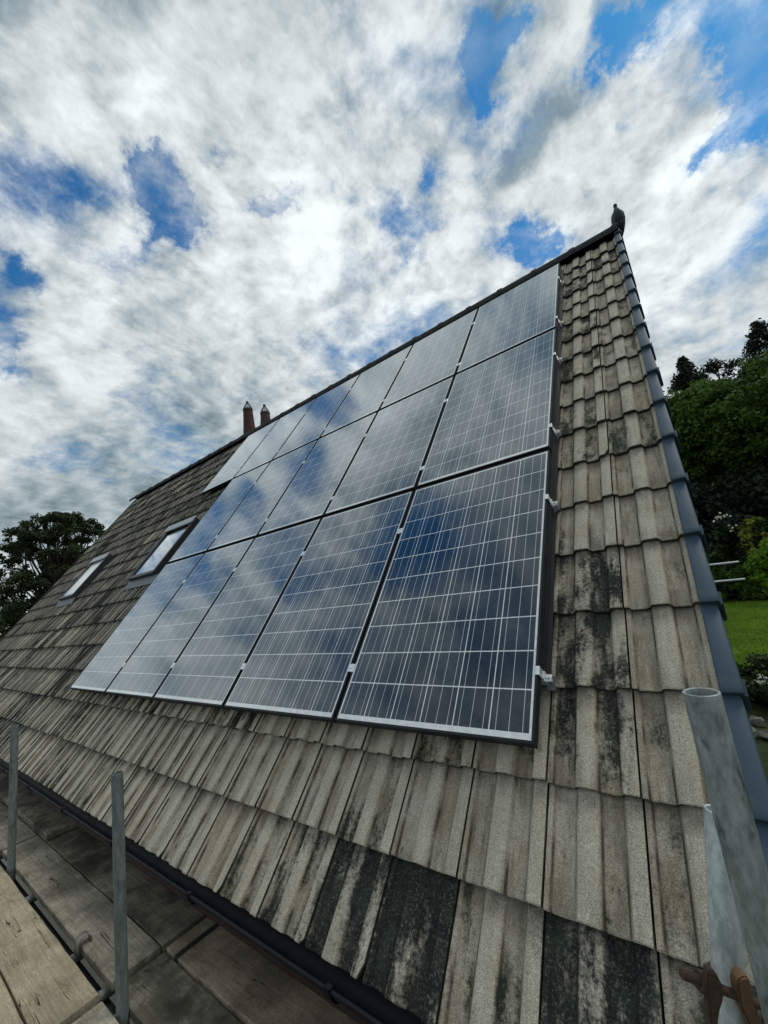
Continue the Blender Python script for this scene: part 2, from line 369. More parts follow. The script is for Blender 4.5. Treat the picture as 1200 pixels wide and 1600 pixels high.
def mat_cells(W, H):
    m, n = material('solar_cells')
    o = n.coord(); x, y, z = n.sep(o)
    mx, my = 0.017, 0.032; my1 = 0.020
    px, py = (W - 2 * mx) / 6, (H - my - my1) / 10
    cx = n.m('DIVIDE', n.m('SUBTRACT', x, mx), px); cy = n.m('DIVIDE', n.m('SUBTRACT', y, my), py)
    fx = n.m('FRACT', cx); fy = n.m('FRACT', cy)
    ex = n.m('MULTIPLY', n.m('MINIMUM', fx, n.m('SUBTRACT', 1.0, fx)), px)
    ey = n.m('MULTIPLY', n.m('MINIMUM', fy, n.m('SUBTRACT', 1.0, fy)), py)
    gap = n.m('MAXIMUM', n.m('LESS_THAN', ex, 0.0023), n.m('LESS_THAN', ey, 0.0025))
    # three busbars per cell
    bx = n.m('ABSOLUTE', n.m('SUBTRACT', n.m('FRACT', n.m('ADD', n.m('MULTIPLY', fx, 3.0), 0.0)), 0.5))
    bus = n.m('LESS_THAN', n.m('MULTIPLY', bx, px / 3), 0.0013)
    fing = n.m('FRACT', n.m('MULTIPLY', y, 420.0))
    inside = n.m('MULTIPLY', n.m('MULTIPLY', n.m('GREATER_THAN', x, mx), n.m('LESS_THAN', x, W - mx)), n.m('MULTIPLY', n.m('GREATER_THAN', y, my), n.m('LESS_THAN', y, H - my1)))
    cellid = n.comb(n.m('FLOOR', cx), n.m('FLOOR', cy), 0)
    wn = n.new('ShaderNodeTexWhiteNoise', noise_dimensions='3D'); n.put(wn.inputs['Vector'], n.vm('ADD', cellid, n.vm('SCALE', n.new('ShaderNodeObjectInfo').outputs['Location'], 3.1)))
    cry = n.voro(o, 55, out='Color')
    cr = n.sep(cry)[0]
    cell = n.mix(wn.outputs['Value'], (0.008, 0.017, 0.029), (0.015, 0.029, 0.045))
    cell = n.vm('SCALE', cell, n.lin(cr, 0, 1, 0.75, 1.35))
    white = n.vm('SCALE', (0.68, 0.71, 0.72), n.lin(n.noise(o, 30, 3), 0.3, 0.7, 0.85, 1.1))
    c_ = n.mix(bus, cell, (0.46, 0.49, 0.50))
    c_ = n.mix(gap, c_, white)
    c_ = n.mix(inside, white, c_)
    dust = n.m('MULTIPLY', n.smooth(n.noise(n.vm('MULTIPLY', o, (1, 0.35, 1)), 7, 6, 0.65), 0.45, 0.8), 0.03)
    c_ = n.mix(dust, c_, (0.3, 0.29, 0.26))
    setp(n, col=c_, rough=0.55, spec=0.0)
    glazed(n, 0.030, 0.88, 2.0, n.lin(n.noise(o, 5, 4), 0.3, 0.7, 0.055, 0.11), (0.93, 0.98, 1.0))
    return m
def mat_wood(name, c1, c2, moss=0.0, seedv=0.0, dark=0.0):
    m, n = material(name)
    oi = n.new('ShaderNodeObjectInfo')
    o = n.vm('ADD', n.coord(), n.comb(n.m('MULTIPLY', oi.outputs['Random'], 37.0), n.m('MULTIPLY', oi.outputs['Random'], 11.0), seedv))
    g = n.noise(n.vm('MULTIPLY', o, (0.5, 9, 9)), 9, 6, 0.62, 0.6)
    f = n.noise(n.vm('MULTIPLY', o, (0.7, 12, 12)), 58, 5, 0.75)
    b = n.noise(o, 4.5, 6, 0.62)
    c_ = n.mix(n.smooth(g, 0.3, 0.7), c1, c2)
    c_ = n.vm('SCALE', c_, n.lin(f, 0.28, 0.72, 0.58, 1.38))
    c_ = n.vm('SCALE', c_, n.lin(b, 0.3, 0.7, 0.72, 1.22))
    c_ = n.vm('SCALE', c_, n.lin(oi.outputs['Random'], 0, 1, 0.85, 1.15))
    c_ = n.vm('SCALE', c_, n.lin(n.noise(o, 120, 4, 0.75), 0.3, 0.7, 0.72, 1.26))
    crack = n.smooth(n.noise(n.vm('MULTIPLY', o, (0.28, 7, 7)), 3.2, 3, 0.5, 0.3), 0.495, 0.503)
    crack2 = n.smooth(n.noise(n.vm('MULTIPLY', o, (0.28, 7, 7)), 3.2, 3, 0.5, 0.3), 0.513, 0.505)
    ck = n.m('MULTIPLY', n.m('MULTIPLY', crack, crack2), n.smooth(n.noise(o, 2.2, 2), 0.5, 0.6))
    c_ = n.mix(ck, c_, (0.02, 0.017, 0.013))
    kn = n.m('MULTIPLY', n.smooth(n.voro(n.vm('MULTIPLY', o, (0.55, 1, 1)), 6.5), 0.10, 0.03), n.smooth(n.noise(o, 3, 2), 0.5, 0.56))
    c_ = n.mix(kn, c_, (0.03, 0.022, 0.016))
    sc = n.smooth(n.noise(n.vm('MULTIPLY', o, (1, 2.2, 1)), 13, 5, 0.7), 0.60, 0.70)
    c_ = n.mix(n.m('MULTIPLY', sc, 0.55), c_, (0.05, 0.043, 0.034))
    if moss > 0:
        mm = n.m('MULTIPLY', n.smooth(n.noise(o, 5.5, 6, 0.7), 0.42, 0.66), moss)
        c_ = n.mix(mm, c_, (0.032, 0.035, 0.018))
    if dark > 0:
        mm = n.m('MULTIPLY', n.smooth(n.noise(n.vm('ADD', o, (5, 3, 1)), 2.6, 6, 0.66), 0.40, 0.62), dark)
        c_ = n.mix(mm, c_, (0.028, 0.025, 0.021))
    h = n.m('ADD', n.m('MULTIPLY', g, 0.5), n.m('ADD', n.m('MULTIPLY', f, 0.4), n.m('MULTIPLY', ck, -1.0)))
    setp(n, col=c_, rough=0.9, spec=0.2, normal=n.bump(h, 0.5, 0.004))
    return m
def mat_leaf(name, c1, c2, trans=0.25):
    m, n = material(name)
    a = n.attr('lv')
    c_ = n.mix(a.outputs['Fac'], c1, c2)
    setp(n, col=c_, rough=0.65, spec=0.25)
    tr = n.new('ShaderNodeBsdfTranslucent'); n.put(tr.inputs[0], n.vm('SCALE', c_, 1.4))
    mx = n.new('ShaderNodeMixShader'); mx.inputs[0].default_value = trans
    n.l.new(n.bsdf.outputs[0], mx.inputs[1]); n.l.new(tr.outputs[0], mx.inputs[2])
    n.l.new(mx.outputs[0], m.node_tree.nodes['Material Output'].inputs[0])
    return m

W_, H_, P_, Q_ = 0.992, 1.672, 1.014, 1.703
MT = {}
MT['tile'] = mat_tile()
MT['cells'] = mat_cells(W_, H_)
MT['frame'] = simple('black_anodised_frame', (0.014, 0.017, 0.021), 0.55, 0.0, 0.15, 20, spec=0.25)
MT['alu'] = simple('anodised_aluminium', (0.42, 0.45, 0.46), 0.42, 0.85, 0.12, 30)
MT['alu_dull'] = simple('dull_steel', (0.10, 0.11, 0.12), 0.5, 0.4, 0.2, 40)
MT['alu_bright'] = simple('bright_aluminium', (0.72, 0.74, 0.75), 0.38, 0.7, 0.15, 40)
MT['verge'] = simple('blue_grey_plastic', (0.036, 0.066, 0.094), 0.5, 0, 0.12, 6, 0.2, 150, dirt=(0.075, 0.088, 0.092), dirtscale=14, dirtamt=0.55, spec=0.3)
MT['ridge'] = simple('dark_ridge_concrete', (0.045, 0.047, 0.048), 0.9, 0, 0.35, 18, 0.4, 120, spec=0.2)
MT['gutter'] = simple('black_gutter_plastic', (0.007, 0.009, 0.011), 0.55, 0, 0.2, 12, 0.05, 60, spec=0.22)
MT['black'] = simple('black_paint', (0.015, 0.016, 0.018), 0.5, 0, 0.2, 12)
MT['underlay'] = simple('roof_underlay', (0.012, 0.012, 0.012), 0.95, 0, 0.2, 12)
MT['galv'] = simple('weathered_galvanised_steel', (0.15, 0.175, 0.17), 0.62, 0.2, 0.45, 90, 0.25, 160, stretch=(1, 1, 0.3), dirt=(0.05, 0.07, 0.066), dirtscale=34, dirtamt=0.75)
MT['galv_near'] = simple('algae_stained_steel', (0.30, 0.34, 0.33), 0.48, 0.35, 0.42, 75, 0.3, 200, stretch=(1, 1, 0.4), dirt=(0.040, 0.072, 0.072), dirtscale=26, dirtamt=0.9)
MT['galv_pale'] = simple('pale_galvanised_steel', (0.60, 0.66, 0.66), 0.42, 0.45, 0.22, 120, 0.3, 300, stretch=(1, 1, 0.4), dirt=(0.28, 0.34, 0.35), dirtscale=40, dirtamt=0.7)
MT['strap'] = simple('dull_steel_strap', (0.20, 0.185, 0.155), 0.55, 0.3, 0.3, 30, 0.3, 120)
MT['rust'] = simple('rusty_steel', (0.070, 0.040, 0.026), 0.85, 0.1, 0.4, 60, 0.6, 220, dirt=(0.045, 0.025, 0.018), dirtscale=25, dirtamt=0.8)
MT['rust_pale'] = simple('ochre_rusty_steel', (0.15, 0.088, 0.045), 0.85, 0.1, 0.35, 60, 0.6, 220, dirt=(0.06, 0.035, 0.022), dirtscale=30, dirtamt=0.8)
MT['wood_pale'] = mat_wood('weathered_board', (0.36, 0.295, 0.20), (0.48, 0.405, 0.285), 0.2, 1.0, 0.15)  # paler, warmer wood of the outer run
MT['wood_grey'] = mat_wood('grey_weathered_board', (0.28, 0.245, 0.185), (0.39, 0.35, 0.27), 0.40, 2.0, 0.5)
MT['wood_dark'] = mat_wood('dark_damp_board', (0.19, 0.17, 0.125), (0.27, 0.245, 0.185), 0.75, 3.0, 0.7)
MT['wood_brown'] = mat_wood('brown_board', (0.26, 0.22, 0.155), (0.35, 0.30, 0.215), 0.4, 4.0, 0.45)
MT['terracotta'] = simple('dark_terracotta', (0.052, 0.016, 0.012), 0.8, 0, 0.3, 12, 0.3, 60, stretch=(3, 3, 0.5), dirt=(0.03, 0.014, 0.012), dirtscale=6, dirtamt=0.7)  # dark red-brown clay with darker blotches
MT['pot_dark'] = simple('dark_fired_clay', (0.045, 0.028, 0.022), 0.8, 0, 0.3, 12, 0.3, 60)
MT['wire'] = simple('galvanised_wire', (0.05, 0.055, 0.06), 0.5, 0.5, 0.1)
MT['brick'] = simple('painted_render', (0.33, 0.31, 0.27), 0.9, 0, 0.2, 5, 0.3, 60)
MT['fascia'] = simple('red_brown_fascia', (0.030, 0.013, 0.013), 0.5, 0, 0.2, 8)
MT['lead'] = simple('lead_flashing', (0.15, 0.165, 0.175), 0.55, 0.3, 0.25, 14, 0.2, 30)
MT['winframe'] = simple('dark_window_frame', (0.03, 0.032, 0.034), 0.4, 0.4, 0.15, 14)
MT['hood'] = simple('grey_window_cladding', (0.34, 0.36, 0.37), 0.35, 0.6, 0.15, 14)
m_, n_ = material('window_glass'); setp(n_, col=(0.02, 0.03, 0.035), rough=0.3, spec=0.0); glazed(n_, 0.15, 0.95, 1.5, 0.02, (0.95, 0.98, 1.0)); MT['glass'] = m_
m_, n_ = material('blind_glass')
setp(n_, col=n_.vm('SCALE', (0.78, 0.80, 0.80), n_.lin(n_.noise(n_.coord(), 6, 3), 0.3, 0.7, 0.9, 1.05)), rough=0.08, spec=0.6); MT['blind'] = m_
def mat_bird():
    m, n = material('pigeon_plumage')
    o = n.coord(); x, y, z = n.sep(o)
    c_ = n.mix(n.smooth(z, 0.10, 0.2), (0.05, 0.055, 0.062), (0.05, 0.042, 0.045))
    c_ = n.mix(n.smooth(z, 0.198, 0.212), c_, (0.030, 0.034, 0.042))
    neck = n.m('MULTIPLY', n.m('MULTIPLY', n.smooth(z, 0.188, 0.196), n.smooth(z, 0.214, 0.206)), n.smooth(n.m('ABSOLUTE', x), 0.008, 0.016))
    c_ = n.mix(neck, c_, (0.55, 0.55, 0.55))
    wing = n.m('MULTIPLY', n.smooth(n.m('ABSOLUTE', x), 0.034, 0.042), n.smooth(z, 0.16, 0.14))
    c_ = n.mix(wing, c_, (0.12, 0.125, 0.135))
    c_ = n.vm('SCALE', c_, n.lin(n.noise(o, 90, 4, 0.7), 0.3, 0.7, 0.75, 1.25))
    setp(n, col=c_, rough=0.7, normal=n.bump(n.noise(n.vm('MULTIPLY', o, (1, 1, 0.4)), 160, 3), 0.4, 0.003))
    return m
MT['bird'] = mat_bird()
MT['leaf_dark'] = mat_leaf('dark_foliage', (0.014, 0.028, 0.010), (0.042, 0.070, 0.020))
MT['leaf_left'] = mat_leaf('dull_green_foliage', (0.016, 0.027, 0.011), (0.048, 0.072, 0.020), 0.25)  # dull dark green of the left tree and bushes
MT['leaf_mid'] = mat_leaf('green_foliage', (0.030, 0.066, 0.009), (0.085, 0.155, 0.022))
MT['leaf_bright'] = mat_leaf('bright_green_foliage', (0.08, 0.17, 0.012), (0.17, 0.30, 0.025), 0.4)
MT['leaf_yellow'] = mat_leaf('yellow_green_foliage', (0.11, 0.14, 0.02), (0.30, 0.32, 0.06), 0.35)
MT['leaf_conifer'] = mat_leaf('conifer_foliage', (0.008, 0.014, 0.009), (0.020, 0.032, 0.017), 0.1)  # near-black, stands for canopy shade on the understorey bushes
MT['flower'] = mat_leaf('white_petals', (0.55, 0.52, 0.38), (0.8, 0.8, 0.74), 0.2)
MT['grass'] = mat_leaf('lawn_blades', (0.09, 0.175, 0.014), (0.20, 0.31, 0.03), 0.4)
MT['bark'] = simple('dark_bark', (0.045, 0.036, 0.028), 0.95, 0, 0.35, 8, 0.6, 14, stretch=(1, 1, 0.25), spec=0.2)
MT['stone'] = simple('rockery_stone', (0.17, 0.165, 0.15), 0.9, 0, 0.35, 5, 0.6, 22, dirt=(0.09, 0.085, 0.075), dirtscale=3, dirtamt=0.6)
def mat_ground(name, c1, c2, s1):
    m, n = material(name)
    o = n.coord()
    a = n.noise(o, s1, 7, 0.65); b = n.noise(o, s1 * 14, 4, 0.7)
    c_ = n.mix(n.smooth(a, 0.32, 0.68), c1, c2)
    c_ = n.vm('SCALE', c_, n.lin(b, 0.25, 0.75, 0.6, 1.4))
    setp(n, col=c_, rough=0.95, spec=0.15, normal=n.bump(n.m('ADD', a, n.m('MULTIPLY', b, 0.6)), 0.6, 0.06))
    return m
MT['lawn'] = mat_ground('lawn_turf', (0.075, 0.145, 0.013), (0.14, 0.23, 0.024), 1.1)
MT['soil'] = mat_ground('rough_ground', (0.020, 0.030, 0.011), (0.042, 0.052, 0.020), 0.35)

# ------------------------------------------------------------------ house
random.seed(7)
HX0, HX1 = -12.05, 0.555                   # verge to verge
house = thing('house', 'house under a steep brown-grey concrete tile roof carrying the solar array', 'house', T((-6.0, 3.45, GZ)))
JU, JP = 0.302, 0.2888
V0, VG = -0.757, 0.337
def prof(t):
    kt = [0, .045, .085, .285, .350, .540, .605, .785, .845, 1.0]
    kh = [.72, .72, 0, 0, 1, 1, 0, 0, 1, 1]
    for i in range(len(kt) - 1):
        if t <= kt[i + 1]:
            s = (t - kt[i]) / (kt[i + 1] - kt[i]); s = s * s * (3 - 2 * s)
            return kh[i] + (kh[i + 1] - kh[i]) * s
    return 1.0
TS = [0, .02, .045, .055, .065, .075, .085, .19, .285, .30, .3175, .335, .35, .45, .54, .555, .5725, .59, .605, .70, .785, .80, .815, .83, .845, .93, 1.0]
STAIN = {(1, 0): .60, (2, 0): .43, (3, 0): .74, (4, 0): .58, (5, 0): .48, (0, 0): .50, (4, 1): .45, (5, 1): .25, (2, 1): .28, (1, 1): .12, (0, 1): .12,
         (3, 1): .34, (6, 1): .2, (1, 2): .47, (0, 2): .22, (2, 2): .4, (3, 2): .5, (4, 2): .3, (0, 3): .10, (1, 3): .55, (0, 4): .18, (1, 4): .55, (0, 5): .12, (1, 5): .25,
         (0, 6): .12, (1, 6): .30, (0, 7): .5, (1, 7): .40, (0, 8): .12, (1, 8): .5, (0, 9): .12, (1, 9): .35, (0, 10): .45, (1, 10): .48, (0, 11): .42, (1, 11): .2, (1, 12): .55}
RH = 0.021
def build_tiles():
    mb = MB(); ta = []; tb = []
    ncourse = 18
    ncol = int((JU - HX0) / JP) + 1
    for k in range(ncourse):
        for j in range(0, ncol + 1):
            u1 = JU - JP * (j - 1); u0 = JU - JP * j
            uu1 = min(u1, HX1 + 0.02); uu0 = max(u0, HX0 - 0.02)
            if uu1 - uu0 < 0.03: continue
            r = random.Random(k * 1009 + j * 31 + 5)
            far = max(0.0, min(1.0, (-u0 - 1.6) / 4.2)); vf = max(0.0, min(1.0, (k - 1) / 6.0))
            film = max(0.0, min(0.97, far * (0.55 + 0.45 * vf) + far * 0.42 * (r.random() - .35)))
            st = 0.25 + 0.31 * r.random() ** 1.1 + far * 0.14 * r.random()
            if r.random() < 0.16 * (1 - .6 * vf): film *= 0.15; st *= 0.4
            if (j, k) in STAIN: st = max(STAIN[(j, k)], 0.22 + 0.16 * r.random())
            rnd = r.random(); seed = r.random(); gr = r.random() ** 1.5 if (j < 2 and k > 5) else r.random() ** 5 * .8
            dv = r.uniform(-.003, .003); dn = r.uniform(-.0012, .0012); sk = r.uniform(-.0025, .0025)
            v0 = V0 + VG * k + dv
            ln = VG + 0.05 if k < ncourse - 1 else VG + 0.02
            chip = r.random() < 0.16
            chl = r.uniform(.02, .05); chw = r.uniform(.03, .07)
            ts = [t for t in TS if u0 + 0.0026 + t * (JP - 0.0052) >= uu0 - 1e-6 and u0 + 0.0026 + t * (JP - 0.0052) <= uu1 + 1e-6]
            if len(ts) < 3: continue
            rows = [(0.0, -0.0035), (0.004, 0.0), (0.12, 0), (0.24, 0), (ln, 0)]
            base = len(mb.v); n = len(ts)
            for (dvv, dnn) in rows:
                for t in ts:
                    u = u0 + 0.0026 + t * (JP - 0.0052)
                    vv = v0 + dvv + sk * (t - .5)
                    if dvv < 0.06:
                        vv += r.uniform(-.0008, .0008)
                        if chip and t > 1 - chw: vv += chl * (t - (1 - chw)) / chw
                    h = prof(t)
                    nn = -0.1090 + RH * h + dn + dnn - 0.026 * (dvv / VG) - (0.004 * (1 - h) if dvv < .01 else 0)
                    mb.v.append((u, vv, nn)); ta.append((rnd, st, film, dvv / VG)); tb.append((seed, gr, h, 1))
            nr = len(rows)
            for i in range(nr - 1):
                for q in range(n - 1):
                    mb.f.append((base + i * n + q, base + i * n + q + 1, base + (i + 1) * n + q + 1, base + (i + 1) * n + q))
            # front face and underside
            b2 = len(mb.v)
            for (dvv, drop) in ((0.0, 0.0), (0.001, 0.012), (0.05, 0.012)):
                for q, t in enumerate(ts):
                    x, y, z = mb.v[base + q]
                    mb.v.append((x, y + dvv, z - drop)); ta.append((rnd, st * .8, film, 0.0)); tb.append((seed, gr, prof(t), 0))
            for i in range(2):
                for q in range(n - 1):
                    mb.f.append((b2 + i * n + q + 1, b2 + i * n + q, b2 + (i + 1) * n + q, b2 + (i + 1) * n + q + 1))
            # sides
            for q in (0, n - 1):
                b3 = len(mb.v)
                for i in range(nr):
                    x, y, z = mb.v[base + i * n + q]
                    for dz_ in (0, -0.014):
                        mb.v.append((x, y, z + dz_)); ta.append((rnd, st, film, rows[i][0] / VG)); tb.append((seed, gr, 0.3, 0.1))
                for i in range(nr - 1):
                    f = (b3 + 2 * i, b3 + 2 * i + 1, b3 + 2 * i + 3, b3 + 2 * i + 2)
                    mb.f.append(f if q == 0 else f[::-1])
    mb.a['ta'] = ('FLOAT_COLOR', ta); mb.a['tb'] = ('FLOAT_COLOR', tb)
    return mb
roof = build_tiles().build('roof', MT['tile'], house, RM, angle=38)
# everything else of the roof
ub = MB(); ub.box((HX0 + .02, V0 + 0.02, -0.185), (HX1 - .015, 5.45, -0.150)); ub.build('roof_underlay', MT['underlay'], house, RM, angle=0)
RIDGE_V = 5.45
rz = rf(0, RIDGE_V, -0.115)
# rear slope: mirrored about the ridge
rb = MB()
for k in range(18):
    v1 = RIDGE_V - 0.1 - VG * k; v0 = v1 - VG
    rb.add([(HX0, v0, -.105), (HX1, v0, -.105), (HX1, v1, -.125), (HX0, v1, -.125), (HX0, v0, -.15), (HX1, v0, -.15)], [(0, 1, 2, 3), (4, 5, 1, 0)])
MIR = T((0, 2 * rz.y, 0)) @ Matrix.Diagonal((1, -1, 1, 1)) @ RM
rb.build('rear_roof_slope', MT['ridge'], house, MIR, angle=0)
# verge caps, lapped like the tiles
vb = MB()
L = VG + 0.03
def capsec(v, du, dn):
    return [(0.556, v, -0.118), (0.556, v, -0.078 + dn), (0.560, v, -0.074 + dn), (0.603 + du, v, -0.074 + dn), (0.609 + du, v, -0.080 + dn), (0.612 + du, v, -0.21), (0.600 + du, v, -0.21), (0.598 + du, v, -0.10)]
secs = [capsec(0, 0.007, 0.004), capsec(0.02, 0.007, 0.004), capsec(L, -0.003, -0.020)]
ns = len(secs[0]); vv_ = [q for s_ in secs for q in s_]
vb.add(vv_, [(j * ns + i, j * ns + (i + 1) % ns, (j + 1) * ns + (i + 1) % ns, (j + 1) * ns + i) for j in range(2) for i in range(ns)] + [tuple(range(ns - 1, -1, -1)), tuple(range(2 * ns, 3 * ns))])
# raised skirt flange at the lower end
vb.box((0.612, 0.0, -0.205), (0.624, 0.055, -0.095))
def relM(v, u=0.0): return RM @ T((u, v, 0))
cap0 = vb.build('verge_cap', MT['verge'], roof, relM(V0 - 0.012), angle=40, bevel=0.0012)
for k in range(1, 19):
    inst(cap0, 'verge_cap', roof, relM(V0 - 0.012 + VG * k + random.uniform(-.002, .002), random.uniform(-.0015, .0015)))
# far verge: simple bedded edge strip
mb = MB()
for k in range(18):
    mb.box((HX0 - 0.035, V0 + VG * k, -0.17), (HX0 + 0.02, V0 + VG * k + VG, -0.088 + 0.0 * k), None)
mb.build('far_verge_strip', MT['ridge'], house, RM, angle=0)
# ridge tiles
rt = MB(); RL = 0.45; nseg = 12
for ring, (x0, rr) in enumerate(((0, .128), (RL * .12, .128), (RL * .121, .118), (RL + .02, .116))):
    for i in range(nseg + 1):
        a_ = math.pi * (-0.08 + 1.16 * i / nseg)
        rt.v.append((-x0, -math.cos(a_) * rr, math.sin(a_) * rr * 0.82))
for ring in range(3):
    for i in range(nseg):
        q = ring * (nseg + 1) + i
        rt.f.append((q, q + 1, q + nseg + 2, q + nseg + 1))
rt.f.append(tuple(range(nseg + 1)))
nrt = int((0.60 - HX0 + .03) / RL)
rid0 = None
for k in range(nrt + 1):
    M = T((0.60 - RL * k, rz.y, rz.z - 0.028 + random.uniform(-.003, .003)))
    if rid0 is None: rid0 = rt.build('ridge_tile', MT['ridge'], roof, M, angle=50)
    else: inst(rid0, 'ridge_tile', roof, M)
# walls
WB = MB()
ey = -0.10; ry = 2 * rz.y - ey
zt = -0.62
WB.box((HX0 + .12, ey, GZ - .2), (0.47, ry, zt))
gx = [(ey, zt), (ry, zt), (rz.y, zt + (rz.y - ey) * math.tan(TH))]
for x0, x1 in ((HX0 + .12, HX0 + .42), (0.22, 0.47)):
    WB.extrude([(x0, y, z + .06 if z > zt else z) for y, z in gx], (x1 - x0, 0, 0))
WB.build('wall', MT['brick'], house, Matrix.Identity(4), angle=0)
fb = MB(); fb.box((HX0, -0.335, -0.86), (0.55, -0.312, -0.655)); fb.build('fascia_board', MT['fascia'], house, Matrix.Identity(4), angle=0)
fb = MB(); fb.box((HX0, -0.312, -0.86), (0.55, ey - .004, -0.845)); fb.build('soffit', MT['fascia'], house, Matrix.Identity(4), angle=0)
# gutter: half round trough
gb = MB(); ng = 14; gr_ = 0.046; gy, gz = -0.400, -0.687
secg = [(gy - gr_ * math.cos(math.pi * i / ng), gz - gr_ * math.sin(math.pi * i / ng)) for i in range(ng + 1)]
secin = [(gy - (gr_ - .004) * math.cos(math.pi * i / ng), gz - (gr_ - .004) * math.sin(math.pi * i / ng)) for i in range(ng, -1, -1)]
loop = [(gy - gr_ - .006, gz - .004), (gy - gr_ - .006, gz + .005)] + [(gy - gr_ + .004, gz + .006)] + secin[::-1] + secg[::-1]
gb.extrude([(HX0 - .05, y, z) for y, z in loop], (0.60 - HX0 + .05, 0, 0))
gut = gb.build('gutter', MT['gutter'], house, Matrix.Identity(4), angle=35)
bb = MB()
sec2 = [(gy - (gr_ + .004) * math.cos(math.pi * i / ng), gz - (gr_ + .004) * math.sin(math.pi * i / ng)) for i in range(ng + 1)]
sec3 = [(gy - (gr_ + .008) * math.cos(math.pi * i / ng), gz - (gr_ + .008) * math.sin(math.pi * i / ng)) for i in range(ng, -1, -1)]
bb.extrude([(0, y, z) for y, z in sec2 + sec3], (0.03, 0, 0))
bb.box((0.002, gy - gr_ - .014, gz - .012), (0.028, gy - gr_ - .007, gz + .012))
bb.box((0.002, gy - gr_ - .014, gz + .0085), (0.028, gy - gr_ + .010, gz + .012))
br0 = None
for k in range(13):
    M = T((0.25 - 0.95 * k, 0, 0))
    if br0 is None: br0 = bb.build('gutter_bracket', MT['gutter'], gut, M, angle=0)
    else: inst(br0, 'gutter_bracket', gut, M)
# roof windows
def roof_window(u0, u1, v0, v1, glass):
    nb = -0.118
    ctr = RM @ T(((u0 + u1) / 2, (v0 + v1) / 2, 0))
    wd, hg = (u1 - u0) / 2, (v1 - v0) / 2
    fr = MB(); t = 0.055; top = -0.018
    fr.box((-wd, -hg, nb), (-wd + t, hg, top)); fr.box((wd - t, -hg, nb), (wd, hg, top))
    fr.box((-wd + t, -hg, nb), (wd - t, -hg + t, top - .004)); fr.box((-wd + t, hg - t * 1.3, nb), (wd - t, hg, top - .004))
    f = fr.build('roof_window', MT['winframe'], house, ctr, angle=0, bevel=0.004)
    g = MB(); g.box((-wd + t - .002, -hg + t - .002, nb + .01), (wd - t + .002, hg - t * 1.3 + .002, top - .022)); g.build('pane', glass, f, ctr, angle=0)
    hd = MB(); hd.box((-wd - .008, hg - .115, top - .002), (wd + .008, hg + .02, top + .026)); hd.build('window_hood', MT['hood'], f, ctr, angle=0, bevel=.006)
    ap = MB()
    for i in range(14):
        a0 = -wd - .06 + (2 * wd + .12) * i / 14; a1 = -wd - .06 + (2 * wd + .12) * (i + 1) / 14
        z0 = -.082 + .004 * math.sin(i * 2.1); z1 = -.082 + .004 * math.sin((i + 1) * 2.1)
        ap.add([(a0, -hg - .14, z0 - .012), (a1, -hg - .14, z1 - .012), (a1, -hg, -.078), (a0, -hg, -.078)], [(0, 1, 2, 3)])
    ap.build('apron_flashing', MT['lead'], f, ctr, angle=50)
    sf = MB()
    sf.box((-wd - .056, -hg - .02, -.14), (-wd - .001, hg + .06, -.083))
    sf.build('side_flashing', MT['winframe'], f, ctr, angle=0)
    sf = MB(); sf.box((wd + .001, -hg - .02, -.14), (wd + .056, hg + .06, -.083)); sf.build('side_flashing', MT['winframe'], f, ctr, angle=0)
roof_window(-6.28, -5.40, 1.62, 2.66, MT['glass'])
roof_window(-9.70, -8.82, 1.62, 2.62, MT['blind'])
# chimney behind the ridge
cb = MB(); cb.box((-8.3, 4.32, 1.5), (-6.9, 4.95, 4.42)); cb.box((-8.34, 4.28, 4.42), (-6.86, 4.99, 4.48))
cb.build('chimney_stack', MT['brick'], house, Matrix.Identity(4), angle=0, bevel=.01)
def pot(x, y, z0, h, rb_, rt_, m):
    pb = MB()
    prof_ = [(rb_ * 1.0, 0), (rb_ * 1.08, .02), (rb_ * 1.08, .06), (rb_ * .98, .10), (rt_, h - .05), (rt_ * 1.06, h - .045), (rt_ * 1.06, h), (rt_ * .84, h), (rt_ * .8, h - .3)]
    pb.lathe(prof_, 28)
    po = pb.build('chimney_pot', m, house, T((x, y, z0)), angle=40)
    cw = MB(); n = 10
    for i in range(n):
        a_ = 2 * math.pi * i / n
        pts = []
        for q in range(6):
            s = q / 5; rr = rt_ * (1.0 - 0.86 * s ** 1.15)
            pts.append((rr * math.cos(a_), rr * math.sin(a_), h + s * .19))
        cw.sweep(pts, [.006] * 6, 5)
    cw.lathe([(0.002, h + .235), (.03, h + .225), (.038, h + .20), (.03, h + .175), (.004, h + .17)], 12)
    for zz_, rr in ((h + .02, rt_ * 0.95), (h + .10, rt_ * .58)):
        cw.sweep([(rr * math.cos(2 * math.pi * q / 16), rr * math.sin(2 * math.pi * q / 16), zz_) for q in range(17)], [.005] * 17, 5)
    cw.build('wire_cowl', MT['wire'], po, T((x, y, z0)), angle=40)
pot(-7.93, 4.6, 4.48, 1.10, 0.185, 0.118, MT['terracotta'])
pot(-7.24, 4.6, 4.48, 0.74, 0.165, 0.112, MT['pot_dark'])

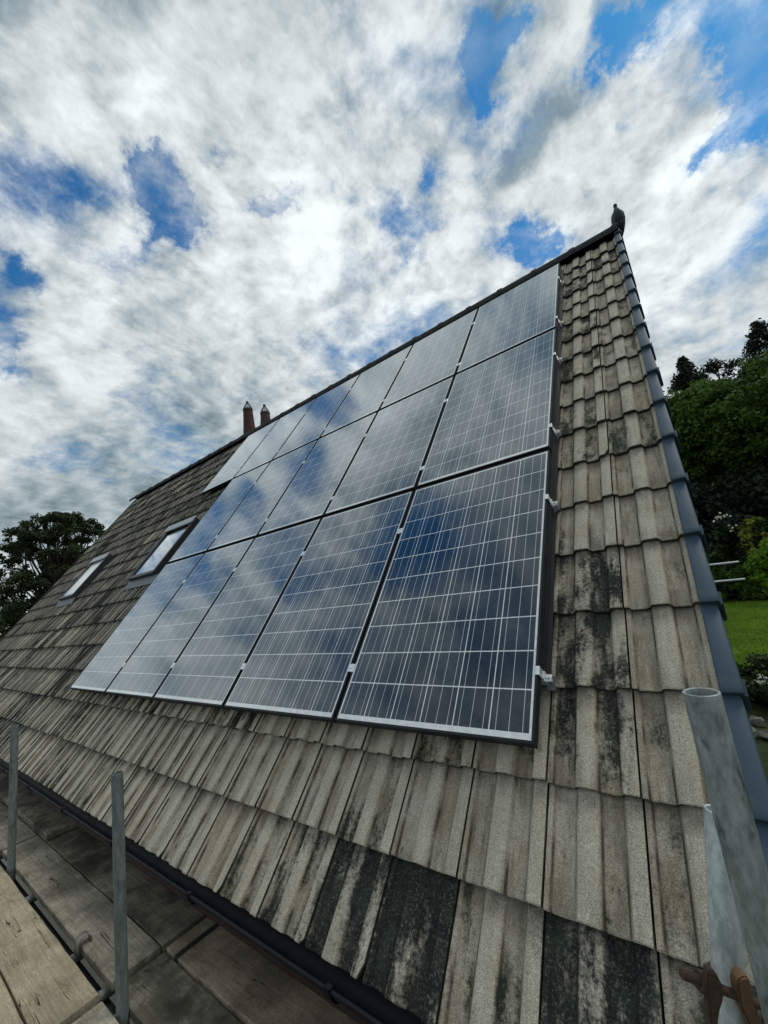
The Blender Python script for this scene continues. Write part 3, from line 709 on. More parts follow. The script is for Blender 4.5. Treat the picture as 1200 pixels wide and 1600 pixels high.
# ------------------------------------------------------------------ solar panels and rails
def proto_panel(M, label):
    t = thing('solar_panel', label, 'solar panel', M, 'solar panels on the roof')
    fr = MB(); lip = 0.0095; d_ = 0.040
    fr.box((0, 0, -d_), (lip, H_, 0.0015)); fr.box((W_ - lip, 0, -d_), (W_, H_, 0.0015))
    fr.box((lip, 0, -d_), (W_ - lip, lip + .002, 0.0015)); fr.box((lip, H_ - lip, -d_), (W_ - lip, H_, 0.0015))
    fr.build('frame', MT['frame'], t, M, angle=0, bevel=0.0012)
    g = MB(); g.box((lip - .001, lip - .001, -0.008), (W_ - lip + .001, H_ - lip + .001, -0.0005)); g.build('cell_sheet', MT['cells'], t, M, angle=0)
    return t
ROWN = ['bottom', 'middle', 'top']
ORD = ['first', 'second', 'third', 'fourth', 'fifth', 'sixth']
pan = None
for r_ in range(3):
    for c_ in range(5 if r_ < 2 else 6):
        M = RM @ T((-c_ * P_ - W_, r_ * Q_, 0))
        end = {0: 'beside the bare tiles'}.get(c_, '')
        if c_ == 4 and r_ < 2: end = 'at its end' + (' by a roof window' if r_ == 1 else ' near the eaves')
        if c_ == 5: end = 'jutting past the row below'
        lab = f'{ORD[c_]} panel from the right in the {ROWN[r_]} row' + (', ' + end if end else '')
        if pan is None: pan = proto_panel(M, lab)
        else: dup(pan, M, lab)
RV = [0.27, 1.255, 1.92, 2.90, 3.594, 4.60]
RNAME = ['lower rail under the bottom row of panels', 'upper rail under the bottom row of panels', 'lower rail under the middle row of panels', 'upper rail under the middle row of panels', 'lower rail under the top row of panels', 'upper rail under the top row of panels']
for i, v in enumerate(RV):
    npan = 5 if i < 4 else 6
    M = RM @ T((0, v, 0))
    t = thing('mounting_rail', 'silver ' + RNAME[i] + ', clamp showing at its right end', 'mounting rail', M, 'rails holding the solar panels')
    b = MB(); b.box((-npan * P_ - .02, -.02, -.082), (0.012, .02, -.042)); b.build('rail', MT['alu_bright'], t, M, angle=0, bevel=.002)
    e = MB()
    e.box((-.008, -.018, .0018), (.0085, .018, .005)); e.box((.004, -.018, -.036), (.0085, .018, .0018))
    e.box((.0085, -.015, -.060), (.0115, .015, -.034)); e.box((.0085, -.015, -.064), (.034, .015, -.059)); e.box((.031, -.015, -.078), (.034, .004, -.059))
    e.tube((.022, 0, -.059), (.022, 0, -.048), .0065, n=6)
    e.tube((.022, 0, -.059), (.022, 0, -.0565), .010, n=16)
    e.build('end_clamp', MT['alu_bright'], t, M, angle=35, bevel=.0008)
    hk = MB()
    hk.box((.004, -.040, -.089), (.040, .018, -.084)); hk.box((.028, -.046, -.089), (.046, -.040, -.066))
    hk.build('roof_hook', MT['alu_dull'], t, M, angle=35, bevel=.0008)
    cb = MB(); cb.box((-.022, -.022, .0018), (.022, .022, .0048)); cb.box((-.008, -.022, -.040), (.008, .022, .0018)); cb.tube((0, 0, .0045), (0, 0, .0085), .006, n=6)
    c0 = None
    for k in range(1, npan):
        MM = M @ T((-k * P_ + (P_ - W_) / 2, 0, 0))
        if c0 is None: c0 = cb.build('mid_clamp', MT['alu_bright'], t, MM, angle=35, bevel=.0008)
        else: inst(c0, 'mid_clamp', t, MM)

mb = MB(); mb.box((0.0006, 0.262, -.0885), (.0030, 3 * Q_ - .040, -.0415)); mb.box((.0031, 0.262, -.0875), (.022, 3 * Q_ - .040, -.0850))
tag(mb.build('edge_trim', MT['black'], None, RM, angle=0), 'black strip closing the gap along the right side of the solar array', 'trim strip')

# ------------------------------------------------------------------ pigeon on the ridge
def pigeon():
    base = Vector((0.628, rz.y - 0.02, rz.z + 0.055))
    ctl = [  # y, z, rx, ry(front/back)
        (0.13, -0.085, .004, .004), (0.115, -0.06, .020, .007), (0.085, -0.02, .026, .014), (0.055, .025, .036, .030), (0.028, .070, .044, .044), (0.008, .108, .046, .050), (-.008, .145, .041, .045),
        (-.012, .172, .029, .032), (-.010, .192, .0195, .021), (-.010, .207, .0185, .0195), (-.014, .222, .0205, .022), (-.016, .236, .0185, .021), (-.014, .247, .011, .013), (-.013, .252, .003, .004)]
    mb = MB(); n = 18
    for (y, z, rx, ry) in ctl:
        for i in range(n):
            a_ = 2 * math.pi * i / n
            mb.v.append((rx * math.cos(a_), y + ry * math.sin(a_), z + 0.25 * ry * math.sin(a_) * (0.8 if z < .15 else 0)))
    for j in range(len(ctl) - 1):
        for i in range(n):
            i2 = (i + 1) % n
            mb.f.append((j * n + i, j * n + i2, (j + 1) * n + i2, (j + 1) * n + i))
    mb.f.append(tuple(range(n - 1, -1, -1))); mb.f.append(tuple(range((len(ctl) - 1) * n, len(ctl) * n)))
    # folded wings as flattened swellings joined onto the flanks
    for s in (-1, 1):
        mb.sweep([(s * .034, -.012, .150), (s * .043, .004, .120), (s * .044, .028, .075), (s * .036, .062, .020), (s * .022, .10, -.035), (s * .012, .125, -.07)], [.010, .022, .026, .022, .013, .003], 12, 1.1)
    mb.sweep([(.004, -.034, .222), (.006, -.046, .218), (.006, -.054, .212)], [.006, .004, .001], 8)
    for s in (-1, 1):
        mb.sweep([(s * .016, .018, .055), (s * .016, .008, .02), (s * .016, .004, -.006)], [.010, .006, .004], 8)
        for q in (-1, 0, 1):
            mb.sweep([(s * .016, .004, -.004), (s * .016 + q * .012, -.022, -.010)], [.0035, .002], 6)
        mb.sweep([(s * .016, .004, -.004), (s * .016, .022, -.009)], [.0035, .002], 6)
    o = mb.build('pigeon', MT['bird'], None, T(base) @ Matrix.Rotation(R_(8), 4, 'Z'), angle=60)
    tag(o, 'dark grey pigeon perched on the gable end of the ridge', 'bird')
pigeon()

# ------------------------------------------------------------------ scaffold
DZ = -1.0; PR = 0.0245
def pole(name, x, y, z0, z1, m, label, group='scaffold standards beside the eaves', lean=(0, 0)):
    mb = MB(); mb.tube((0, 0, z0), (lean[0], lean[1], z1), PR, n=36, wall=.004)
    o = mb.build(name, m, None, T((x, y, 0)), angle=40, bevel=.0008)
    return tag(o, label, 'scaffold pole', group)
pole('scaffold_pole', -3.80, -0.69, GZ, -0.035, MT['galv'], 'farther slim upright scaffold tube at the left edge, by the gutter', lean=(0.06, 0))
pole('scaffold_pole', -1.745, -0.69, GZ, -0.072, MT['galv'], 'open-topped upright scaffold tube in front of the gutter, between the boards', lean=(-0.02, 0))
pole('scaffold_pole', 0.570, -0.69, GZ, 0.389, MT['galv_near'], 'large green-stained scaffold tube near the verge, open top towards the viewer')
bot = Vector((0.487, -0.578, -0.166)); top = Vector((0.541, -0.529, 0.1415)); dr = (top - bot).normalized()
mb = MB(); mb.tube(bot - dr * 1.2, top + dr * 0.0, 0.0232, n=36, wall=.004)
tag(mb.build('scaffold_tube', MT['galv_pale'], None, Matrix.Identity(4), angle=40, bevel=.0015), 'pale clean scaffold tube leaning behind the large green-stained one, gripped by a rusty coupler', 'scaffold tube')
# rusty coupler round the pale tube
cpl = thing('scaffold_coupler', 'rusty scaffold coupler with a long threaded bolt clamped on the pale tube', 'scaffold coupler', T((0.50, -0.61, -0.09)))
b = MB()
b0, b1 = Vector((0.4475, -0.660, -0.052)), Vector((0.536, -0.590, -0.110))
ax = (b1 - b0).normalized()
L_ = (b1 - b0).length
for i in range(26):       # threads
    q = b0 + ax * (L_ * .5 * i / 26); q2 = b0 + ax * (L_ * .5 * (i + .5) / 26); q3 = b0 + ax * (L_ * .5 * (i + 1) / 26)
    b.tube(q, q2, .0062, .0073, n=14, caps=(i == 0)); b.tube(q2, q3, .0073, .0062, n=14, caps=False)
b.tube(b0 + ax * L_ * .5, b1, .0066, n=14)
b.build('bolt', MT['rust'], cpl, Matrix.Identity(4), angle=30)
b = MB(); b.tube(b0 + ax * .027, b0 + ax * .043, .0145, n=6); b.tube(b0 + ax * .043, b0 + ax * .047, .0165, n=20)
b.build('nut', MT['rust'], cpl, Matrix.Identity(4), angle=30, bevel=.001)
# collar halves following the tube
cen = bot + dr * ((b0 + ax * .06 - bot).dot(dr) - .035)
q = dr.to_track_quat('Z', 'Y').to_matrix().to_4x4()
def arc(a0, a1, rin, rout, z0, z1, n=14):
    poly = [(rout * math.cos(a0 + (a1 - a0) * i / n), rout * math.sin(a0 + (a1 - a0) * i / n), z0) for i in range(n + 1)]
    poly += [(rin * math.cos(a1 + (a0 - a1) * i / n), rin * math.sin(a1 + (a0 - a1) * i / n), z0) for i in range(n + 1)]
    return poly
b = MB()
MC = T(cen) @ q
vdir = MC.to_3x3().inverted() @ (CAM - cen); va = math.atan2(vdir.y, vdir.x)
for (a0, a1) in ((va + 1.0, va + 2.9), (va - 2.9, va - 1.0)):
    b.extrude(arc(a0, a1, .0240, .0300, -.030, .030), (0, 0, .055), MC)
b.build('collar', MT['rust'], cpl, Matrix.Identity(4), angle=30, bevel=.0015)
MP = Matrix(((0.77597, -0.2143, -0.59325, 0.4948), (0.61603, 0.05533, 0.78578, -0.62897), (-0.13557, -0.9752, 0.17495, -0.08095), (0, 0, 0, 1)))
def plate(poly, z0, z1, m, name):
    k_ = MB(); k_.extrude([(x, y, z0) for x, y in poly], (0, 0, z1 - z0), MP)
    k_.build(name, m, cpl, Matrix.Identity(4), angle=40, bevel=.0028, seg=2)
plate([(-0.0292, -0.0383), (-0.0262, -0.0419), (-0.0182, -0.0393), (-0.0131, -0.0303), (-0.0071, -0.0192), (-0.004, -0.005), (-0.0055, 0.0061), (-0.0101, 0.0202), (-0.0131, 0.0403), (-0.0151, 0.0756), (-0.0232, 0.0756), (-0.0242, 0.0454), (-0.0262, 0.0202), (-0.0292, -0.002), (-0.0303, -0.0202)], -.008, .006, MT['rust'], 'flap')
plate([(0.0182, -0.0141), (0.0197, -0.0232), (0.0242, -0.0287), (0.0313, -0.0303), (0.0373, -0.0272), (0.0393, -0.0171), (0.0419, -0.002), (0.0484, 0.0222), (0.0605, 0.0504), (0.0706, 0.0726), (0.0504, 0.0726), (0.0383, 0.0484), (0.0282, 0.0282), (0.0222, 0.0121), (0.0202, 0.0)], -.006, .012, MT['rust_pale'], 'hinge_lug')

# boards
def board(x0, x1, y0, y1, z, m, label, band=None, tilt=0.0, group='scaffold boards along the eaves'):
    r = random.Random(int(x0 * 977 + y0 * 311))
    cx, cy = (x0 + x1) / 2, (y0 + y1) / 2
    mb = MB(); nx = 24; hx, hy = (x1 - x0) / 2, (y1 - y0) / 2
    for i in range(nx + 1):
        x = -hx + 2 * hx * i / nx
        e0 = -hy + r.uniform(-.002, .002); e1 = hy + r.uniform(-.002, .002); zz_ = r.uniform(-.0012, .0012)
        mb.v += [(x, e0, -.038), (x, e0, zz_ - .003), (x, e0 + .004, zz_), (x, e1 - .004, zz_), (x, e1, zz_ - .003), (x, e1, -.038)]
    for i in range(nx):
        for j in range(6):
            j2 = (j + 1) % 6
            mb.f.append((i * 6 + j, i * 6 + j2, (i + 1) * 6 + j2, (i + 1) * 6 + j))
    mb.f += [(0, 1, 2, 3, 4, 5), tuple(nx * 6 + q for q in (5, 4, 3, 2, 1, 0))]
    M = T((cx, cy, z)) @ Matrix.Rotation(tilt, 4, 'X')
    if band is None:
        o = mb.build('scaffold_board', m, None, M, angle=30)
    else:
        o = thing('scaffold_board', '', 'scaffold board', M)
        mb.build('plank', m, o, M, angle=30)
        for bx in band:
            k = MB(); k.box((bx - cx - .016, -hy - .0025, -.040), (bx - cx + .016, hy + .0025, .0022))
            k.build('end_band', MT['black'], o, M, angle=0, bevel=.0006)
    tag(o, label, 'scaffold board', group)
    return o
Y1 = (-0.668, -0.449); Y2 = (-0.441, -0.222)
board(-8.1, -4.20, *Y1, DZ, MT['wood_grey'], 'weathered board in the inner run next to the far scaffold tube')
board(-4.17, -1.945, *Y1, DZ, MT['wood_grey'], 'long grey board of the inner run ending just behind the open-topped tube')
board(-1.905, 1.5, *Y1, DZ - .012, MT['wood_dark'], 'dark mossy board of the inner run at the bottom edge, right of the board joint')
board(-8.0, -4.3, *Y2, DZ, MT['wood_dark'], 'dark board under the far end of the gutter')
board(-4.27, -1.945, *Y2, DZ, MT['wood_dark'], 'dark damp board lying under the gutter, left of the board joint')
board(-1.905, 1.4, *Y2, DZ, MT['wood_brown'], 'brown board under the gutter with a black metal band across its end', band=[-1.80])
board(-7.6, -3.95, -0.44, -0.225, DZ + .045, MT['wood_dark'], 'loose board laid on top of the others under the far gutter')
YO = [-0.722 - 0.228 * i for i in range(6)]
board(-5.7, -1.93, YO[1] + .008, YO[0], DZ, MT['wood_pale'], 'pale board of the outer run, cracked along its length beside the gap')
board(-1.895, 1.9, YO[1] + .008, YO[0], DZ - .01, MT['wood_grey'], 'mossy grey board of the outer run beginning at the base of the open-topped tube')
board(-5.9, -1.80, YO[2] + .008, YO[1] - .002, DZ, MT['wood_pale'], 'pale board at the bottom left corner, second from the gap')
for i in range(2, 5):
    board(-5.8 + .1 * i, -1.85, YO[i + 1] + .008, YO[i], DZ, MT['wood_pale'], 'pale board of the outer run farther from the roof, ' + ('', '', 'third', 'fourth', 'fifth')[i] + ' from the gap')
    board(-1.8, 1.9, YO[i + 1] + .008, YO[i], DZ, MT['wood_grey'], 'grey board under the viewer, ' + ('', '', 'third', 'fourth', 'fifth')[i] + ' from the gap')
board(-1.76, 1.9, YO[2] + .008, YO[1] - .002, DZ, MT['wood_grey'], 'grey board under the viewer, second from the gap')
# transoms and the gap-shade ledger under the boards
tx = [-4.27, -3.30, -2.41, -2.01, -1.745 - .06, -0.6, 0.5]
TL = ['beyond the far upright tube', 'just behind the far upright tube', 'midway between the two slim upright tubes', 'beside the curled metal strap', 'at the foot of the open-topped tube', 'under the dark mossy board', 'at the large green-stained tube']
for x, l in zip(tx, TL):
    mb = MB(); mb.tube((0, -1.95, 0), (0, -0.12, 0), .024, n=20, wall=.004)
    tag(mb.build('transom_tube', MT['galv'], None, T((x, 0, DZ - .066)), angle=40), 'short cross tube in the gap under the boards, ' + l, 'scaffold tube', 'cross tubes under the scaffold boards')
mb = MB(); mb.tube((-8.2, 0, 0), (1.9, 0, 0), .0265, n=20, wall=.004)  # ledger set under the gap and coloured black to paint its shade
tag(mb.build('gap_shade_tube', MT['black'], None, T((0, -0.676, DZ - .118)), angle=40), 'long tube set lengthwise below the board gap, coloured black as its shade', 'scaffold tube')
# curled strap
mb = MB(); pts = []
for i in range(15):
    a_ = -0.5 + 3.6 * i / 14
    pts.append((0.0, -.020 + .030 * math.cos(a_) * -1 + .012, .014 + .034 * math.sin(a_)))
pts = [(0, -.055, -.03), (0, -.050, -.008)] + [(0, -.018 - .032 * math.cos(math.pi * i / 10 * 1.12), .010 + .034 * math.sin(math.pi * i / 10 * 1.12)) for i in range(11)]
n_p = len(pts)
for y, z in [(q[1], q[2]) for q in pts]:
    mb.v += [(-.026, y, z), (.026, y, z)]
for i in range(n_p - 1): mb.f.append((2 * i, 2 * i + 1, 2 * i + 3, 2 * i + 2))
so = mb.build('metal_strap', MT['strap'], None, T((-2.36, -0.640, DZ + .004)), angle=60)
sm = so.modifiers.new('thick', 'SOLIDIFY'); sm.thickness = .003
tag(so, 'curled metal strap sticking up at the board edge beside the gap', 'metal strap')
# guard tubes of the scaffold at the rear of the house
mb = MB(); mb.tube((-1.6, 10, .10), (1.05, 10, .10), .021, n=16); 
tag(mb.build('guard_tube', MT['galv_pale'], None, Matrix.Identity(4), angle=40), 'upper of two thin pale tubes poking out past the verge before the garden', 'scaffold tube', 'rear guard tubes')
mb = MB(); mb.tube((-1.6, 10, -.265), (1.07, 10, -.265), .021, n=16)
tag(mb.build('guard_tube', MT['galv_pale'], None, Matrix.Identity(4), angle=40), 'lower of two thin pale tubes poking out past the verge before the garden', 'scaffold tube', 'rear guard tubes')
for x, l in ((-1.5, 'farther left'), (-0.2, 'nearer the gable')):
    mb = MB(); mb.tube((x, 10.05, GZ), (x, 10.05, .45), .024, n=16)
    tag(mb.build('scaffold_pole', MT['galv'], None, Matrix.Identity(4), angle=40), 'upright tube behind the house carrying the two guard tubes, ' + l, 'scaffold pole', 'rear scaffold standards')

# ------------------------------------------------------------------ ground
def smooth(a_, b_, x):
    t = max(0.0, min(1.0, (x - a_) / (b_ - a_))); return t * t * (3 - 2 * t)
def gheight(x, y):
    z = GZ + 0.30 * max(0, y - 33) * smooth(33, 37, y) * smooth(-60, -6, x)
    z = min(z, 16 + GZ)
    z += 0.35 * math.sin(x * .13 + 1) * math.cos(y * .11) * smooth(36, 60, y)
    return z
gb = MB(); xs = sorted(set([-900, -500, -300, -200, -140, -100, -80] + list(range(-70, 71, 4)) + [80, 100, 140, 200, 300, 500, 900])); ys = sorted(set([-900, -500, -250, -120, -60, -30, -15, 0, 15, 28] + list(range(31, 80, 3)) + [90, 110, 150, 250, 500, 900]))
for y in ys:
    for x in xs: gb.v.append((x, y, gheight(x, y) - .02))
nx = len(xs)
for j in range(len(ys) - 1):
    for i in range(nx - 1): gb.f.append((j * nx + i, j * nx + i + 1, (j + 1) * nx + i + 1, (j + 1) * nx + i))
tag(gb.build('ground', MT['soil'], None, Matrix.Identity(4), angle=60), 'rough dark ground rising to a wooded hillside', 'ground', kind='structure')
lb = MB(); lx = [-8 + i for i in range(25)]; ly = [12 + i for i in range(22)]
rr = random.Random(3)
for y in ly:
    for x in lx: lb.v.append((x, y, GZ + .01 + rr.uniform(0, .05)))
for j in range(len(ly) - 1):
    for i in range(len(lx) - 1): lb.f.append((j * len(lx) + i, j * len(lx) + i + 1, (j + 1) * len(lx) + i + 1, (j + 1) * len(lx) + i))
tag(lb.build('lawn', MT['lawn'], None, Matrix.Identity(4), angle=60), 'mown lawn beyond the gable', 'lawn', kind='structure')

# ------------------------------------------------------------------ foliage
def quads(name, pos, nrm, size, lv, m, parent=None, M=None, aspect=1.6, rng=None):
    n = len(pos)
    t = rng.normal(size=(n, 3)); t -= (t * nrm).sum(1, keepdims=True) * nrm; t /= np.linalg.norm(t, axis=1, keepdims=True) + 1e-9
    b = np.cross(nrm, t)
    s = size[:, None]
    V = np.stack([pos - t * s * .5 * aspect, pos - b * s * .42 + t * s * .05, pos + t * s * .5 * aspect + nrm * s * .12, pos + b * s * .42 + t * s * .05], 1).reshape(-1, 3)
    me = bpy.data.meshes.new(name)
    me.vertices.add(4 * n); me.vertices.foreach_set('co', V.astype(np.float32).ravel())
    me.loops.add(4 * n); me.loops.foreach_set('vertex_index', np.arange(4 * n, dtype=np.int32))
    me.polygons.add(n); me.polygons.foreach_set('loop_start', np.arange(0, 4 * n, 4, dtype=np.int32))
    me.update(calc_edges=True)
    at = me.attributes.new('lv', 'FLOAT', 'POINT'); at.data.foreach_set('value', np.repeat(lv, 4).astype(np.float32))
    me.materials.append(m)
    o = bpy.data.objects.new(name, me); COL.objects.link(o)
    place(o, M if M is not None else mat_of(parent), parent)
    return o
def clumps_to_leaves(cl, nleaf, size, rng, squash=0.75):
    cl = np.array(cl); wts = cl[:, 3] ** 2; wts /= wts.sum()
    idx = rng.choice(len(cl), nleaf, p=wts)
    d_ = rng.normal(size=(nleaf, 3)); d_ /= np.linalg.norm(d_, axis=1, keepdims=True)
    rad = rng.random(nleaf) ** 0.45
    pos = cl[idx, :3] + d_ * (cl[idx, 3] * rad)[:, None] * np.array([1, 1, squash])
    nrm = d_ * 0.6 + rng.normal(size=(nleaf, 3)) * 0.6 + np.array([0, 0, .45]); nrm /= np.linalg.norm(nrm, axis=1, keepdims=True)
    lv = np.clip(rng.random(len(cl))[idx] * .55 + rng.random(nleaf) * .45, 0, 1)
    return pos, nrm, size * (0.6 + .8 * rng.random(nleaf)), lv
def woody(cl, h, r0, rng, limbs, base=0.32, n_tw=2):
    mb = MB(); top = np.array([rng.normal() * .02 * h, rng.normal() * .02 * h, h * .72])
    pts = [np.array([0, 0, -.3]), np.array([0, 0, h * .12]), np.array([rng.normal() * .015 * h, rng.normal() * .015 * h, h * .35]), top]
    mb.sweep(pts, [r0 * 1.35, r0, r0 * .75, r0 * .22], 10)
    cl = np.array(cl)
    sel = rng.choice(len(cl), min(limbs, len(cl)), replace=False)
    for i in sel:
        e = cl[i, :3]; zf = min(max(e[2] * rng.uniform(.35, .6), h * base * .6), h * .62)
        s = np.array([0, 0, zf]) + (top - np.array([0, 0, h * .35])) * 0.0
        mid = s * .45 + e * .55 + np.array([rng.normal() * .06 * h * .5, rng.normal() * .06 * h * .5, h * .02])
        mb.sweep([s, (s * .7 + mid * .3), mid, e], [r0 * .42, r0 * .34, r0 * .22, r0 * .06], 6)
        for _ in range(n_tw):
            dd = rng.normal(size=3); dd /= np.linalg.norm(dd)
            mb.sweep([mid * .6 + e * .4, e + dd * cl[i, 3] * .5, e + dd * cl[i, 3] * .95], [r0 * .12, r0 * .07, r0 * .02], 4)
    return mb
def tree(label, base, h, cl, nleaf, leaf, m, seed, group=None, r0=None, limbs=14, name='tree', cat='tree'):
    rng = np.random.default_rng(seed)
    t = thing(name, label, cat, T(base), group)
    woody(cl, h, r0 or h * .02, rng, limbs).build('trunk', MT['bark'], t, T(base), angle=60)
    pos, nrm, sz, lv = clumps_to_leaves(cl, nleaf, leaf, rng)
    quads('crown', pos, nrm, sz, lv, m, t, T(base), rng=rng)
    return t
def dome(h, r, n, seed, cb=0.3, rc=(.12, .22), flat=0.9):
    rng = np.random.default_rng(seed); out = []
    zc = h * (cb + 1) / 2; rz_ = h * (1 - cb) / 2
    while len(out) < n:
        p_ = rng.uniform(-1, 1, 3)
        l = np.linalg.norm(p_)
        if l > 1 or l < .35: continue
        out.append((p_[0] * r * flat, p_[1] * r * flat, zc + p_[2] * rz_ * .92, r * rng.uniform(*rc)))
    return out
def cone(h, r, n, seed):
    rng = np.random.default_rng(seed); out = []
    for i in range(n):
        s = rng.random() ** .8; a_ = rng.random() * 6.283; rr_ = r * (1 - s) ** .8 * rng.uniform(.2, 1.0) ** .7 + .05
        out.append((rr_ * math.cos(a_), rr_ * math.sin(a_), h * (.12 + .86 * s), r * (.075 + .10 * (1 - s))))
    out.append((0, 0, h * .985, r * .07)); out.append((0, 0, h * .94, r * .10))
    return out
def pol(az, dist): return Vector((CAM.x + math.sin(R_(az)) * dist, CAM.y + math.cos(R_(az)) * dist, 0))
def on_ground(v): return Vector((v.x, v.y, gheight(v.x, v.y)))
# tree at the left behind the far gable
def left_tree():
    p_ = on_ground(pol(-75.6, 27)); h = 10.5
    rng = np.random.default_rng(11); cl = []
    for i in range(520):
        a_ = rng.random() * 6.283; s = rng.random() ** .5; e = rng.uniform(-.35, 1)
        rr_ = 3.25 * math.sqrt(max(0.02, 1 - max(0, e) ** 2)) * s
        z = 5.9 + e * 4.0
        cl.append((rr_ * math.cos(a_), rr_ * math.sin(a_), z, rng.uniform(.12, .36)))
    t = tree('round-crowned tree at the far left with sky showing through its branches', p_, h, cl, 60000, .080, MT['leaf_left'], 5, r0=.18, limbs=110)
    return t
left_tree()
k = 0
for az, dist, h, r, lab in ((-81.0, 24, 5.9, 2.6, 'dark bush at the left edge below the round-crowned tree'), (-75.5, 23, 5.2, 2.3, 'dark bush between the round-crowned tree and the far roof edge'), (-87, 26, 6.2, 3, 'dark bush farthest left, partly out of the picture'),
                            (-70, 25, 5.0, 2.6, 'dark bush hidden mostly behind the far roof edge')):
    k += 1
    tree(lab, on_ground(pol(az, dist)), h, dome(h, r, 140, 20 + k, .02, (.10, .18)), 14000, .13, MT['leaf_left'] if k != 2 else MT['leaf_dark'], 30 + k, 'dark bushes beyond the far gable', name='bush', cat='bush', limbs=8)
# wooded hillside to the right
far = [(8.9, 52, 17.2, 4.4, 'c', 'tall dark conifer on the skyline at the right edge'),
       (2.2, 50, 15.6, 3.6, 'c', 'dark feathery conifer on the skyline next to the roof verge'),
       (5.2, 52, 14.9, 4.6, 'd', 'dark rounded tree on the skyline between the two conifers'),
       (12.5, 54, 16.5, 5.0, 'c', 'dark conifer on the skyline just outside the right edge'),
       (-1.5, 52, 15, 4.5, 'd', 'dark skyline tree hidden mostly behind the gable')]
for i, (az, dist, h, r, kind, lab) in enumerate(far):
    b_ = on_ground(pol(az, dist))
    tipz = CAM.z + dist * math.tan(R_({0: 20.8, 1: 20.2, 2: 18.9, 3: 21, 4: 18.5}[i])); h = tipz - b_.z
    cl = cone(h, r * 1.5, 420, 40 + i) if kind == 'c' else dome(h, r, 260, 40 + i, .15, (.09, .17))
    tree(lab, b_, h, cl, 20000, .19, MT['leaf_conifer'], 50 + i, 'skyline trees on the hillside', limbs=24, name='conifer' if kind == 'c' else 'tree')
mid = [(3.2, 41, 17.0, 4.6, 'broad green tree crown beside the roof verge, below the skyline'),
       (7.8, 40, 17.2, 4.8, 'broad green tree crown at the right edge, below the skyline'),
       (-1.2, 42, 16.0, 4.6, 'broad green tree hidden mostly behind the gable'),
       (12.6, 42, 17.5, 4.8, 'broad green tree just outside the right edge')]
for i, (az, dist, el, r, lab) in enumerate(mid):
    b_ = on_ground(pol(az, dist)); h = CAM.z + dist * math.tan(R_(el)) - b_.z
    tree(lab, b_, h, dome(h, r, 190, 60 + i, .42, (.12, .22)), 20000, .21, MT['leaf_mid'], 70 + i, 'green trees at the foot of the hillside', limbs=20)
# understorey: canopy shade put into the near-black leaf colour
for i, (az, dist, h) in enumerate(((1.5, 38.2, 7.4), (5.0, 38.2, 7.6), (8.6, 38.2, 7.4), (12, 38.5, 7.6), (-2, 38, 7.4))):
    tree('dense bush painted as canopy shade under the green trees, ' + ('next to the verge', 'in the middle', 'at the right edge', 'just outside the right edge', 'behind the gable')[i], on_ground(pol(az, dist)), h, dome(h, 3.2, 120, 80 + i, .0, (.18, .30)), 12000, .24, MT['leaf_conifer'], 90 + i, 'dark understorey bushes', name='bush', cat='bush', limbs=6)
# garden shrubs behind the lawn
def shrub(az, dist, el, r, m, label, leaf, n, seed, name='shrub', top_flat=1.0):
    b_ = on_ground(pol(az, dist)); h = max(.5, CAM.z + dist * math.tan(R_(el)) - b_.z)
    return tree(label, b_, h, dome(h, r, 55, seed, .0, (.16, .30)), n, leaf, m, seed + 1, 'garden shrubs behind the lawn', name=name, cat='shrub', limbs=10, r0=.04)
shrub(1.9, 35.5, 2.2, 1.9, MT['leaf_dark'], 'dark green shrub beside the verge with white flowers at its top', .2, 6000, 120)
shrub(4.2, 34.8, 2.0, 1.8, MT['leaf_dark'], 'dark shrub behind the yellow-green one', .2, 6000, 123)
shrub(3.9, 33.5, 2.6, .85, MT['leaf_yellow'], 'small yellow-green shrub standing above the bright green bush', .26, 420, 126)
shrub(5.6, 32.6, -0.2, 1.75, MT['leaf_bright'], 'bright green rounded bush at the right edge behind the lawn', .17, 7000, 129)
shrub(2.0, 33.4, -2.6, 1.3, MT['leaf_mid'], 'low leafy shrub behind the lawn beside the two pale tubes', .18, 4000, 132)
shrub(4.0, 33.2, -3.6, 1.4, MT['leaf_mid'], 'low leafy shrub in front of the bright green bush', .18, 4000, 135)
shrub(0.6, 34.0, -1.4, 1.3, MT['leaf_dark'], 'dark shrub at the lawn edge half hidden by the verge', .18, 4000, 138)
shrub(7.6, 34.0, -0.5, 2.0, MT['leaf_dark'], 'dark green shrub just outside the right edge behind the lawn', .18, 6000, 141)
shrub(9.8, 33.5, -1.5, 1.8, MT['leaf_mid'], 'leafy green shrub far right of the lawn, outside the picture', .18, 5000, 144)
shrub(-1.2, 33.6, -2.0, 1.4, MT['leaf_mid'], 'leafy green shrub behind the gable', .18, 4000, 147)
# white flowers
def flowers(label, spots, size, seed, n=14):
    rng = np.random.default_rng(seed); pos = []
    for (x, y, z) in spots: pos += [np.array([x, y, z]) + rng.normal(size=3) * size * .8 for _ in range(n)]
    pos = np.array(pos); nrm = rng.normal(size=pos.shape) + np.array([0, -1.2, .8]); nrm /= np.linalg.norm(nrm, axis=1, keepdims=True)
    o = quads('flower_cluster', pos, nrm, np.full(len(pos), size) * (.7 + .6 * rng.random(len(pos))), rng.random(len(pos)), MT['flower'], None, Matrix.Identity(4), aspect=1.0, rng=rng)
    tag(o, label, 'flowers')
def at_dir(az, el, dist):
    q_ = pol(az, dist); return (q_.x, q_.y, CAM.z + dist * math.tan(R_(el)))
flowers('white blossoms on top of the dark shrub beside the verge', [at_dir(1.75, 2.35, 33.7), at_dir(1.62, 2.2, 33.7)], .16, 3, 9)
flowers('small white blossom lower on the dark shrub beside the verge', [at_dir(2.25, 1.0, 33.5)], .14, 4, 6)
